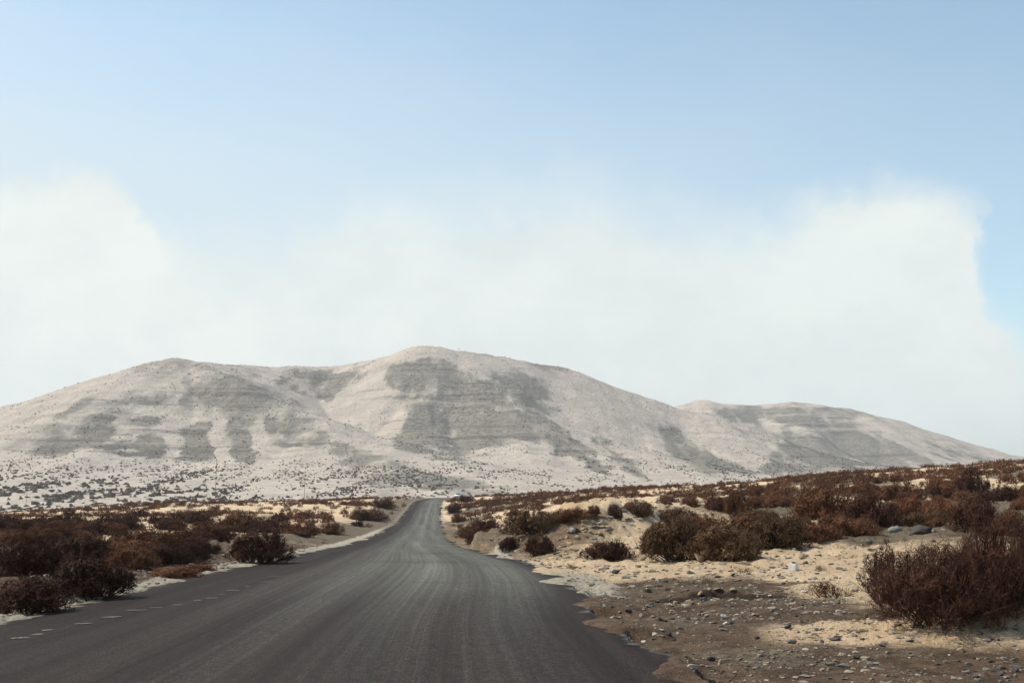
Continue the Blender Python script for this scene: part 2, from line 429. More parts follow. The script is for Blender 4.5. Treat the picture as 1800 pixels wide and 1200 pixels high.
def terrain(X, Y, detail=True):
    X = np.asarray(X, float); Y = np.asarray(Y, float)
    z = table(X, Y)
    xl, xr, rz = road_l(Y), road_r(Y), road_z(Y)
    side = np.maximum(xl - X, X - xr)           # >0 outside the asphalt
    right = X > (xl + xr) / 2
    d = np.maximum(side, 0)
    reach = np.clip(1.2 + np.abs(Y) * .05, 1.5, 9)
    w = sstep(0, 1, d / reach)
    r = np.hypot(X, Y)
    n_big = fbm(X / 26, Y / 26, 3, 11) * np.clip(r / 260, 0, 1) * 1.1
    n_mid = fbm(X / 6, Y / 6, 4, 23) * .22 * np.clip(r / 60, .35, 1.6)
    z = z + (n_big + n_mid) * sstep(.3, 6, d)
    lip = np.where(right, .065 * (1 - sstep(17, 23, Y)) + .035 + .03 * fbm(Y * .6, Y * 0 + 2, 3, 41), .04 - .055 * np.exp(-((d - .35) / .3) ** 2))
    lip = np.where(Y > 60, .03, lip)
    z = z * w + (rz - lip) * (1 - w)
    if detail:
        n_s = fbm(X / 1.1, Y / 1.1, 4, 31) * .055 + fbm(X / .33, Y / .33, 3, 37) * .034
        z = z + n_s * sstep(-.05, .9, d) * np.clip(r / 14, .8, 2.5)
        z = z + fbm(X / .45, Y / .45, 3, 77) * .03 * sstep(-.25, 0.05, side) * (1 - sstep(.2, 1.5, d))
    for P, wd, ex in ((BANK, 2.6, 1.2), (BANK2, 2.2, 1.2)):
        bd, bh = polyline_d(X, Y, P)
        front = np.exp(-(bd / wd) ** 4)
        z = z + bh * front * (1 + (.45 * fbm(X / .8, Y / .8, 4, 53) if detail else 0))
    bd, bh = polyline_d(X, Y, MOUND)
    z = z + 1.25 * bh * np.exp(-(bd / .95) ** 2) * (1 + (.8 * fbm(X / .45, Y / .45, 5, 59, .6) if detail else 0))
    hd = np.hypot((X - HEAP[0]) / 2.6, (Y - HEAP[1]) / 1.4)
    z = z + .42 * np.exp(-hd ** 2) * (1 + (.5 * fbm(X / .7, Y / .7, 4, 61) if detail else 0))
    # a small washed-out step in the sand: the ground on the near side lies lower
    bd, bh = polyline_d(X, Y, RUT)
    ry = np.interp(X, [p[0] for p in RUT], [p[1] for p in RUT]) + .25 * fbm(X / .8, X * 0 + 4, 4, 66)
    below = ry - Y
    z = z - 1.7 * bh * np.exp(-(np.maximum(bd - .3, 0) / .9) ** 2) * sstep(-.03, .10, below) * np.exp(-(np.maximum(below, 0) / 1.1))
    inside = side < 0
    z = np.where(inside, np.minimum(z, rz - .10 * sstep(0, .35, -side) - .005), z)
    # tongues of sand and grit washed over the broken edge of the asphalt
    reach_in = np.where(right, .06 + .42 * np.maximum(0, fbm(Y / 1.7, X / 1.2, 4, 501)) * (1 + .03 * np.abs(Y)), .10 + .55 * np.maximum(0, fbm(Y / 1.3, X / .8 + 9, 4, 503)) * (1 + .03 * np.abs(Y)))
    tq = 1 + side / reach_in
    act = sstep(.10, .24, reach_in); grit = .012 * fbm(X / .2, Y / .3, 2, 505)
    z = np.where(inside & (tq > 0) & (act > .02), np.maximum(z, rz - .02 + .065 * act * np.clip(tq, 0, 1) ** .6 + grit), z)
    wt = act * (1 - sstep(0, 1.3, d)) * (1 - inside)
    z = z + (np.maximum(z, rz + .04 + grit) - z) * wt
    return z
def hit(px, py, d0=6.0, d1=420.0):
    """first point of the terrain that the photograph's pixel looks at"""
    ds = np.exp(np.linspace(math.log(d0), math.log(d1), 900))
    x, y, z = pix_dir(px, py)
    X = x / y * ds; Z = CAM_H + z / y * ds
    T = terrain(X, ds, False)
    k = np.nonzero(T >= Z)[0]
    i = k[0] if len(k) else int(np.argmin(Z - T))
    return X[i], ds[i], float(terrain(X[i:i + 1], ds[i:i + 1])[0])

# ------------------------------------------------------------------ ground sheet
def build_ground():
    a1 = np.linspace(-R(30), R(30), 760)
    a0 = np.linspace(-math.pi, -R(30), 60)[:-1]; a2 = np.linspace(R(30), math.pi, 60)[1:]
    A = np.concatenate([a0, a1, a2])
    r = np.concatenate([[.3, 1.2, 2.4], np.exp(np.linspace(math.log(4.0), math.log(430), 560)), np.exp(np.linspace(math.log(460), math.log(9000), 26))])
    AA, RR = np.meshgrid(A, r)
    X = RR * np.sin(AA); Y = RR * np.cos(AA)
    Z = terrain(X, Y)
    V = np.stack([X, Y, Z], -1).reshape(-1, 3)
    na, nr = len(A), len(r)
    i = (np.arange(nr - 1)[:, None] * na + np.arange(na - 1)[None]).ravel()
    F = np.stack([i, i + 1, i + na + 1, i + na], 1)[:, ::-1]
    # masks of what the ground is made of, and shade painted along the sand step
    xl, xr = road_l(Y), road_r(Y)
    side = np.maximum(xl - X, X - xr); right = X > (xl + xr) / 2
    d = np.maximum(side, 0); wob = fbm(X / 3, Y / 3, 4, 71)
    dirt = np.where(right, (1 - sstep(3.0, 5.2, d + wob * 2.2 - .0 * Y)) * (1 - sstep(19.5, 25, Y + wob * 2)),
                    (1 - sstep(7, 13, d + wob * 2)) * (1 - sstep(50, 80, Y)) * 1.15)
    px, py = project(X, Y, Z)
    grey = np.where(right, .62 * (1 - sstep(3, 7, d + wob * 3)) * (1 - sstep(19, 26, Y)) * (.5 + .9 * fbm(X / 1.6, Y / 1.6, 3, 73)),
                    (1 - sstep(4, 8.5, d + wob * 3)) * sstep(50, 80, Y) * .95)
    grey = np.maximum(grey, .75 * np.exp(-(np.hypot((X - HEAP[0]) / 3.0, (Y - HEAP[1]) / 1.8)) ** 2))
    gx, gy, _ = hit(1330, 900); grey = np.maximum(grey, .9 * np.exp(-((X - gx) / 9) ** 2 - ((Y - gy) / 14) ** 2))
    gx, gy, _ = hit(1760, 880); dark = .95 * np.exp(-((X - gx) / 9) ** 2 - ((Y - gy) / 16) ** 2)
    dirt = np.maximum(dirt, dark)
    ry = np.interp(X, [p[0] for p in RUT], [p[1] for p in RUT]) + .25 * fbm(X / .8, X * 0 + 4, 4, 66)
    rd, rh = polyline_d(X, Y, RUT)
    rut_shade = np.exp(-((Y - ry + .10) / .16) ** 2) * (1 - sstep(.3, .8, rd)) * sstep(.01, .05, rh)  # painted shadow of an undercut that the step's shape lacks
    patch = .5 + fbm(X / 7, Y / 16, 4, 75)
    grey = np.maximum(grey, np.where(right, .80 * sstep(.42, .72, patch) * sstep(24, 34, Y), .55 * sstep(.55, .85, patch) * sstep(80, 110, Y)))
    dirt = np.maximum(dirt, np.where(right, .62 * (1 - sstep(1.5, 5.5, d + wob * 3)) * sstep(26, 40, Y) * (1 - sstep(150, 210, Y)), 0))
    pale = np.where(right, 0, np.exp(-((d - .12 - .003 * np.clip(Y, 0, 80)) / (.21 + .005 * np.clip(Y, 0, 110))) ** 2) * (1.0 - .55 * sstep(90, 160, Y)))
    pr = np.exp(-((Y - 21.8) / 4.2) ** 2) * (1 - sstep(.45, 1.3, d + .5 * wob)) * .95
    pr2 = np.exp(-((d - .05) / .35) ** 2) * (.75 * sstep(150, 190, Y) + .8 * sstep(26, 30, Y) * (1 - sstep(40, 48, Y)))
    pale = np.maximum(pale, np.where(right, np.maximum(pr, pr2), 0))
    bd, bh = polyline_d(X, Y, MOUND)
    rust = .62 * np.exp(-(bd / .7) ** 2) * sstep(5.3, 6.0, X)
    bd2, _ = polyline_d(X, Y, BANK); rust = np.maximum(rust, .40 * np.exp(-(bd2 / 1.7) ** 2))
    dirt = dirt * (1 - sstep(.3, 1, np.exp(-((bd + .5 * wob) / 2.0) ** 2)))
    grey = grey * (1 - sstep(.3, 1, np.exp(-((bd + .5 * wob) / 2.0) ** 2)))
    me = mesh_from('ground', V, F, {'dirt': dirt.ravel(), 'grey': grey.ravel(), 'pale': pale.ravel(), 'rut_shade': rut_shade.ravel(), 'rust': rust.ravel()}, smooth=True)
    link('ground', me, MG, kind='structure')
build_ground()

# ------------------------------------------------------------------ road
def build_road():
    ys = np.concatenate([np.linspace(-30, 4, 40)[:-1], np.exp(np.linspace(math.log(4.0), math.log(460), 620))])
    s = np.concatenate([[0], np.linspace(0, 1, 41), [1]])
    YY, SS = np.meshgrid(ys, s, indexing='ij')
    xl, xr = road_l(ys), road_r(ys)
    XX = xl[:, None] + (xr - xl)[:, None] * SS
    ZZ = road_z(ys)[:, None] + .05 * (1 - (2 * SS - 1) ** 2) + .012 * fbm(XX / 1.5, YY / 3, 3, 91)
    ZZ[:, 0] -= .16; ZZ[:, -1] -= .16
    XX[:, 0] -= .03; XX[:, -1] += .03
    V = np.stack([XX, YY, ZZ], -1).reshape(-1, 3)
    n = len(s)
    i = (np.arange(len(ys) - 1)[:, None] * n + np.arange(n - 1)[None]).ravel()
    F = np.stack([i, i + 1, i + n + 1, i + n], 1)
    W = (xr - xl)[:, None]
    sl, sr = smooth_interp(ys, RY, RXL), smooth_interp(ys, RY, RXR)
    SU = (XX - sl[:, None]) / (sr - sl)[:, None]                       # even across the road, whatever the ragged edges do
    u = SU * 7.2
    # polished wheel paths: two in each lane, merging into the lighter right-hand lane; grazing sheen is painted in with distance
    tr = np.zeros_like(SS)
    for c, w, k in ((.33, .05, .30), (.49, .06, .75), (.66, .085, .95), (.84, .08, .85)):
        tr = np.maximum(tr, k * np.exp(-((SU - c) / w) ** 2))
    tr = np.maximum(tr, .62 * sstep(.26, .50, SU) * (1 - sstep(.92, 1.0, SU)) * sstep(11, 20, YY))  # broad pale band: glancing sky sheen put into the asphalt colour
    tr *= .16 + .84 * sstep(9, 27, YY)  # weak close by, stronger further off, as the painted sheen would be
    edge = np.maximum(1 - (SS * W) / .5, 1 - ((1 - SS) * W) / .35).clip(0, 1) * .62
    me = mesh_from('road', V, F, {'track_sheen': tr.ravel(), 'edge': edge.ravel()}, smooth=True, uv=np.stack([u, YY], -1).reshape(-1, 2))
    road = link('road', me, MR, kind='structure')
    # worn remnants of a pale edge line: thin irregular flakes of paint
    MP = Mat('worn_line_paint', .8, .2)
    n1 = MP.noise(18, 4, .7)
    mp = MP.color(MP.mix(MP.ramp(n1, .38, .62), (.15, .13, .105), (.055, .047, .041)))
    rng = np.random.default_rng(4)
    for px0, px1, py in ((20, 52, 1120), (55, 75, 1114), (75, 94, 1106), (132, 162, 1094), (178, 214, 1083), (222, 258, 1072), (262, 284, 1068), (302, 320, 1063), (340, 354, 1055), (362, 382, 1051), (386, 396, 1045), (398, 422, 1038), (430, 440, 1032), (455, 486, 1024), (470, 497, 1013)):
        d = CAM_H * 2000 / (py - 900) / 1.0
        p0 = at(px0, py, d * 1.011); p1 = at(px1, py - 3, d * 1.011)
        m = 7; L = np.linspace(0, 1, m)
        xs = p0[0] + (p1[0] - p0[0]) * L; yc = p0[1] + (p1[1] - p0[1]) * L
        hw = .042 * (.35 + .8 * np.sin(np.pi * (L * .9 + .05))) * (1 + .5 * rng.uniform(-1, 1, m))
        def rz(X, Y):
            a, b = road_l(Y), road_r(Y); s_ = (X - a) / (b - a)
            return road_z(Y) + .05 * (1 - (2 * s_ - 1) ** 2) + .012 * fbm(X / 1.5, Y / 3, 3, 91) + .006
        y0, y1 = yc - hw * 1.6, yc + hw * 1.6
        Vt = np.concatenate([np.stack([xs, y0, rz(xs, y0)], -1), np.stack([xs, y1, rz(xs, y1)], -1)])
        k = np.arange(m - 1)
        Ft = np.stack([k, k + 1, k + 1 + m, k + m], 1)
        link('line_marking', mesh_from('line_marking', Vt, Ft), mp, parent=road)
build_road()

# ------------------------------------------------------------------ mountains
def ridge_pts(L): return [at(px, py, Y) for px, py, Y in L]
RIDGES_A = [
    (ridge_pts([(-420, 880, 1150), (-250, 840, 1230), (-100, 798, 1330), (0, 765, 1390), (120, 712, 1460), (200, 675, 1510), (260, 645, 1560), (305, 630, 1590), (350, 632, 1650),
      (430, 640, 1750), (520, 641, 1850), (600, 638, 1900), (660, 632, 1880), (700, 618, 1830), (750, 609, 1800), (810, 612, 1800), (870, 622, 1820),
      (930, 636, 1850), (985, 650, 1880), (1030, 668, 1880), (1090, 690, 1870), (1170, 712, 1850), (1215, 738, 1790), (1260, 778, 1700), (1300, 803, 1620), (1345, 833, 1520), (1400, 856, 1400)]), 330),
    (ridge_pts([(305, 630, 1590), (390, 655, 1510), (470, 690, 1430), (540, 735, 1340), (600, 775, 1260), (680, 805, 1170), (760, 833, 1090), (900, 862, 990), (1000, 874, 920)]), 230),
    (ridge_pts([(750, 609, 1800), (800, 640, 1730), (860, 675, 1640), (920, 720, 1530), (990, 775, 1400), (1050, 815, 1290), (1110, 845, 1190), (1180, 868, 1080)]), 250),
    (ridge_pts([(750, 609, 1800), (745, 650, 1700), (740, 700, 1580), (745, 760, 1440), (760, 800, 1330)]), 170),
    (ridge_pts([(985, 650, 1880), (1060, 715, 1740), (1130, 775, 1600), (1200, 825, 1470), (1260, 856, 1350)]), 260),
    (ridge_pts([(240, 655, 1560), (200, 720, 1400), (170, 770, 1250), (150, 815, 1120), (140, 850, 1000)]), 200),
]
RIDGES_C = [
    (ridge_pts([(1020, 790, 2400), (1100, 742, 2500), (1170, 713, 2600), (1230, 704, 2600), (1300, 711, 2620), (1390, 708, 2600), (1450, 710, 2580), (1490, 722, 2560), (1540, 745, 2540), (1640, 780, 2500), (1760, 808, 2450), (1860, 832, 2400), (2000, 860, 2300)]), 420),
    (ridge_pts([(1490, 722, 2560), (1540, 752, 2400), (1590, 785, 2230), (1640, 815, 2080), (1700, 840, 1950)]), 230),
    (ridge_pts([(1230, 704, 2600), (1270, 735, 2450), (1320, 775, 2300), (1380, 812, 2150), (1430, 840, 2000)]), 220),
    (ridge_pts([(1390, 708, 2600), (1410, 745, 2400), (1440, 785, 2250), (1470, 815, 2100)]), 230),
]
def densify(P, step=22.0):
    out = []
    for a, b in zip(P[:-1], P[1:]):
        n = max(1, int(math.dist(a[:2], b[:2]) / step))
        for k in range(n): out.append([a[i] + (b[i] - a[i]) * k / n for i in range(3)])
    out.append(list(P[-1]))
    A = np.array(out)
    for _ in range(3):
        A[1:-1] = .25 * A[:-2] + .5 * A[1:-1] + .25 * A[2:]
    return A
def massif(X, Y, ridges, k=.075):
    H = []
    for P, Lr in ridges:
        h = np.zeros(np.shape(X))
        for x, y, z in densify(P):
            d2 = ((X - x) ** 2 + (Y - y) ** 2) / (Lr * Lr)
            h = np.maximum(h, z * np.exp(-(d2 + .004) ** (.74 if Lr > 300 else .60)))
        H.append(h)
    H = np.array(H); m = H.max(0)
    h = m + np.log(np.exp(k * (H - m)).sum(0)) / k
    h = h - np.log(len(ridges)) / k * np.exp(-m * k)      # keep the plain near zero
    return np.minimum(h, m + 7)
def ell(px, py, L):
    s = np.zeros(np.shape(px))
    for cx, cy, rx, ry, ang, k in L:
        c, n = math.cos(R(ang)), math.sin(R(ang))
        dx, dy = px - cx, py - cy
        a = (dx * c + dy * n) / rx; b = (-dx * n + dy * c) / ry
        v = k * np.exp(-(a * a + b * b) ** 1.6)
        s = np.where(np.abs(v) > np.abs(s), v, s) if k > 0 else s + v
    return s
ROCK_A = [(545, 762, 170, 24, 37, .55), (730, 842, 150, 14, 12, .6), (620, 815, 60, 16, 25, .45), (430, 720, 120, 40, 35, .4), (565, 665, 95, 18, 0, .75), (625, 668, 35, 18, -35, .8), (545, 690, 40, 12, 15, .6), (735, 670, 75, 26, 10, .85), (820, 680, 90, 35, 18, .7), (770, 720, 85, 40, 10, .65), (850, 735, 90, 40, 25, .6),
          (740, 775, 65, 18, 0, .95), (830, 780, 70, 16, 0, .85), (800, 800, 60, 14, 0, .6), (935, 690, 50, 28, 35, .8), (1000, 775, 110, 12, 38, .55), (1080, 800, 90, 10, 40, .5),
          (350, 780, 42, 32, 0, .85), (358, 750, 15, 12, 0, .7), (425, 780, 20, 45, -8, .95), (415, 745, 22, 12, 0, .7), (265, 783, 28, 22, 0, .95), (205, 783, 40, 10, 0, .8), (95, 782, 50, 18, -5, .85), (160, 752, 40, 12, -6, .75),
          (170, 735, 30, 8, -6, .6), (280, 705, 90, 9, 0, .6), (250, 738, 50, 6, 0, .6), (470, 752, 25, 5, 0, .7), (520, 780, 40, 6, 5, .65), (235, 800, 22, 5, 0, .6), (320, 808, 26, 5, 0, .7),
          (400, 690, 170, 55, 22, .45), (330, 660, 120, 25, 12, .38), (500, 745, 90, 30, 35, .40), (700, 830, 180, 22, 14, .35), (900, 620, 120, 14, 12, .42), (1080, 720, 60, 20, 30, .3), (1150, 790, 90, 35, 40, .35), (1230, 790, 50, 30, 40, .42),
          (60, 770, 70, 12, -20, .4), (140, 715, 60, 10, -30, .4)]
SAND_A = [(640, 690, 28, 45, 22, -.7), (650, 740, 60, 42, 25, -.6), (300, 765, 20, 60, -5, -.7), (385, 770, 13, 45, -6, -.8), (458, 785, 13, 45, -8, -.8), (560, 715, 70, 14, 42, -.5), (1040, 720, 55, 34, 45, -.6), (1120, 770, 90, 28, 42, -.5), (950, 815, 90, 22, 12, -.6), (1030, 838, 70, 16, 20, -.5), (120, 845, 190, 40, 0, -.35), (400, 835, 190, 20, 0, -.4), (560, 800, 40, 16, 20, -.5), (700, 622, 70, 7, -8, -.5), (560, 648, 80, 8, 0, -.4), (840, 815, 90, 10, 10, -.4), (1080, 820, 90, 9, 42, -.5), (250, 675, 40, 8, -10, -.4)]
ROCK_C = [(1300, 728, 45, 16, 10, .85), (1420, 722, 110, 14, 2, .7), (1440, 742, 90, 12, 4, .6), (1230, 733, 60, 9, 5, .6), (1345, 752, 30, 10, 10, .5), (1400, 790, 110, 40, 10, .55), (1510, 780, 90, 35, 30, .6), (1600, 800, 90, 14, 22, .45), (1690, 800, 80, 10, 15, .5), (1260, 760, 60, 20, 30, .3), (1340, 815, 80, 25, 0, .5)]
SAND_C = [(1355, 745, 20, 18, 0, -.8), (1235, 757, 50, 16, 30, -.6), (1570, 763, 70, 8, 30, -.6), (1230, 712, 40, 7, 0, -.4), (1450, 712, 80, 4, 3, -.4)]
STRATA_A = [(240, 760, 220, 70, 0, .75), (400, 770, 120, 60, 0, .8), (800, 730, 180, 80, 5, .9), (300, 690, 200, 40, 0, .4)]
STRATA_C = [(1430, 728, 190, 36, 2, 1.0), (1250, 735, 90, 30, 0, .7)]
POLY = [
 (.72, 5, [(672, 655), (700, 640), (760, 630), (800, 638), (860, 672), (905, 705), (950, 740), (1000, 778), (1055, 815), (1000, 803), (950, 785), (900, 772), (830, 770), (770, 774), (700, 790), (683, 785), (700, 755), (728, 715), (730, 695), (690, 690), (668, 675)]),
 (.74, 4, [(480, 668), (560, 655), (640, 650), (625, 675), (588, 692), (592, 706), (545, 700), (505, 685)]),
 (.52, 8, [(330, 660), (420, 655), (480, 690), (545, 735), (610, 778), (690, 808), (770, 836), (905, 862), (800, 862), (690, 842), (600, 815), (520, 775), (430, 735), (330, 700)]),
 (.62, 7, [(850, 650), (930, 668), (952, 690), (968, 722), (990, 760), (940, 733), (895, 695)]),
 (.50, 10, [(1120, 735), (1190, 745), (1262, 790), (1335, 836), (1250, 838), (1160, 800)]),
 (.55, 9, [(1380, 770), (1480, 755), (1560, 785), (1610, 822), (1340, 832)]),
 (.66, 4, [(1285, 716), (1450, 713), (1502, 735), (1445, 757), (1335, 738)]),
 (.62, 6, [(45, 775), (120, 765), (190, 762), (185, 785), (90, 795)]),
 (.50, 5, [(985, 770), (1040, 795), (1110, 845), (1080, 850), (1010, 800)]),
]
def poly_mask(px, py):
    out = np.zeros(np.shape(px))
    for k, w, P in POLY:
        ins = np.zeros(np.shape(px), bool); dmin = np.full(np.shape(px), 1e9)
        for (x0, y0), (x1, y1) in zip(P, P[1:] + P[:1]):
            c = (y0 > py) != (y1 > py)
            ins ^= c & (px < (x1 - x0) * (py - y0) / ((y1 - y0) or 1e-9) + x0)
            dx, dy = x1 - x0, y1 - y0; t = np.clip(((px - x0) * dx + (py - y0) * dy) / (dx * dx + dy * dy), 0, 1)
            dmin = np.minimum(dmin, np.hypot(px - x0 - t * dx, py - y0 - t * dy))
        out = np.maximum(out, k * sstep(-w, w, np.where(ins, dmin, -dmin)))
    return out
def build_massif(name, ridges, u0, u1, nu, ys, rocks, sands, stratas, base0):
    u = np.linspace(u0, u1, nu)
    UU, YY = np.meshgrid((u - 900) / 2000 / 1.011, ys)
    XX = UU * YY
    def height(X, Y):
        h = massif(X, Y, ridges)
        g = np.clip(h / 60, 0, 1)
        # gullies run down the fall line, mostly across the slope in plan
        gl = fbm(X / 55, Y / 260, 4, 101)
        h = h + g * (1 - .55 * sstep(180, 260, h)) * (7.0 * fbm(X / 85, Y / 420, 3, 119) + 3.0 * gl + 2.5 * fbm(X / 90, Y / 90, 4, 103) + 1.1 * fbm(X / 15, Y / 60, 4, 105))
        return h
    ZZ = height(XX, YY)
    base = base0 + 7 * sstep(450, 900, YY) + .006 * np.maximum(YY - 900, 0)
    base = base + 2.2 * fbm(XX / 120, YY / 120, 4, 107)
    Z = ZZ + base * np.exp(-ZZ / 60)
    px, py = project(XX, YY, Z)
    st = np.clip(ell(px, py, stratas), 0, 1)
    per = 15.0; ph = (Z + 6 * fbm(XX / 150, YY / 150, 3, 109)) * 2 * math.pi / per
    Z = Z + st * np.sin(ph) * per / (2 * math.pi) * np.clip(.15 + .6 * fbm(XX / 60, YY / 60, 3, 117), 0, .6)
    edge = np.minimum(sstep(0, .04, (UU - UU.min()) / (UU.max() - UU.min())), sstep(0, .04, (UU.max() - UU) / (UU.max() - UU.min())))
    edge = np.minimum(edge, sstep(0, 60, YY.max() - YY)); edge = np.minimum(edge, sstep(0, 40, YY - YY.min()))
    Z = Z * edge - 9 * (1 - edge)
    qx = px + 24 * fbm(XX / 34, YY / 90, 6, 111, .68); qy = py + 13 * fbm(XX / 34, YY / 90, 6, 113, .68)
    brk = np.clip(.98 + .75 * fbm(XX / 38, YY / 240, 4, 131) + .65 * fbm(XX / 11, YY / 45, 4, 133), .40, 1.3)
    rock = np.clip(np.maximum(ell(qx, qy, rocks), poly_mask(qx, qy)) * brk + .7 * ell(qx, qy, sands) + .20 + .30 * fbm(XX / 130, YY / 130, 4, 115), 0, 1)
    n = nu; i = (np.arange(len(ys) - 1)[:, None] * n + np.arange(n - 1)[None]).ravel()
    F = np.stack([i, i + 1, i + n + 1, i + n], 1)
    me = mesh_from(name, np.stack([XX, YY, Z], -1).reshape(-1, 3), F, {'rock': rock.ravel(), 'strata': st.ravel()}, smooth=True)
    link(name, me, MM, kind='structure')
    return XX, YY, Z, rock
yA = np.concatenate([np.linspace(440, 1000, 80)[:-1], np.linspace(1000, 2000, 240)[:-1], np.linspace(2000, 3000, 40)])
GA = build_massif('mountain', RIDGES_A, -700, 1750, 780, yA, ROCK_A, SAND_A, STRATA_A, -6)
yC = np.concatenate([np.linspace(1500, 2000, 40)[:-1], np.linspace(2000, 2720, 150)[:-1], np.linspace(2720, 3600, 24)])
GC = build_massif('hill', RIDGES_C, 900, 2500, 480, yC, ROCK_C, SAND_C, STRATA_C, -2)

# ------------------------------------------------------------------ scrub dotted over the mountain (thousands of dots: one mass)
def blob_proto(seed, n=12):
    rng = np.random.default_rng(seed); bm = bmesh.new()
    for k in range(n):
        v = rng.normal(size=3); v /= np.linalg.norm(v)
        bm.verts.new((v[0] * rng.uniform(.7, 1.15), v[1] * rng.uniform(.7, 1.15), max(v[2], -.25) * rng.uniform(.6, 1)))
    bmesh.ops.convex_hull(bm, input=bm.verts)
    for v in [v for v in bm.verts if not v.link_faces]: bm.verts.remove(v)
    bmesh.ops.triangulate(bm, faces=bm.faces)
    bm.verts.index_update(); bmesh.ops.recalc_face_normals(bm, faces=bm.faces)
    V = np.array([v.co[:] for v in bm.verts]); F = np.array([[v.index for v in f.verts] for f in bm.faces]); bm.free()
    return V, F
def join_protos(protos, which, pos, scl, rot):
    """pos (n,3), scl (n,3), rot (n,) about z"""
    Vs, Fs, off = [], [], 0
    for k, (V, F) in enumerate(protos):
        idx = np.nonzero(which == k)[0]
        if not len(idx): continue
        P = V[None] * scl[idx][:, None]
        c, s = np.cos(rot[idx])[:, None], np.sin(rot[idx])[:, None]
        P = np.stack([P[..., 0] * c - P[..., 1] * s, P[..., 0] * s + P[..., 1] * c, P[..., 2]], -1) + pos[idx][:, None]
        Vs.append(P.reshape(-1, 3)); Fs.append((F[None] + (np.arange(len(idx)) * len(V))[:, None, None] + off).reshape(-1, 3)); off += len(idx) * len(V)
    return np.concatenate(Vs), np.concatenate(Fs)
def grid_sample(G, rng, n):
    XX, YY, Z, rock = G
    i = rng.integers(0, XX.shape[0] - 1, n); j = rng.integers(0, XX.shape[1] - 1, n); a, b = rng.random(n), rng.random(n)
    f = lambda A: (A[i, j] * (1 - a) + A[i + 1, j] * a) * (1 - b) + (A[i, j + 1] * (1 - a) + A[i + 1, j + 1] * a) * b
    return f(XX), f(YY), f(Z), f(rock)
def mountain_scrub():
    rng = np.random.default_rng(21)
    protos = [blob_proto(s, 7) for s in range(6)]
    X, Y, Z, rk = [np.concatenate(t) for t in zip(grid_sample(GA, rng, 190000), grid_sample(GC, rng, 24000))]
    px, py = project(X, Y, Z)
    ok = (px > -60) & (px < 1860) & (py < 905) & (Z > -2)
    p = .05 + .09 * sstep(.2, .6, rk)
    lower = sstep(800, 850, py)
    p = p + lower * .36 * (1 - sstep(330, 520, px)) + .55 * lower * np.exp(-((px - 640) / 170) ** 2) + .12 * lower
    p = p * (.15 + 2.0 * sstep(.25, .8, .5 + fbm(X / 16, Y / 110, 3, 121)))
    p = p * np.clip(Y / 1500, .25, 1.0) ** 1.3                # the fan grid is denser near its apex
    ok &= rng.random(len(X)) < p * 1.05
    X, Y, Z, px, py, rk = (a[ok] for a in (X, Y, Z, px, py, rk))
    n = len(X)
    s = rng.uniform(.75, 1.5, n) * (1 + .75 * sstep(820, 870, py) * (1 - sstep(300, 500, px))) * (.92 + .24 * sstep(780, 850, py) * (1 - .55 * sstep(300, 480, px)))
    scl = np.stack([s * rng.uniform(.9, 1.5, n), s, s * rng.uniform(.75, 1.15, n)], -1)
    V, F = join_protos(protos, rng.integers(0, 6, n), np.stack([X, Y, Z + .05], -1), scl, rng.uniform(0, 6.28, n))
    me = mesh_from('mountain_scrub', V, F)
    mt = m_simple('hillside_scrub', (.048, .036, .025), (.090, .070, .048), .3)
    link('mountain_scrub', me, mt, kind='stuff', label='small dark shrubs dotted all over the pale mountain slopes', cat='scrub')
    print('mountain scrub', n, len(F))
mountain_scrub()

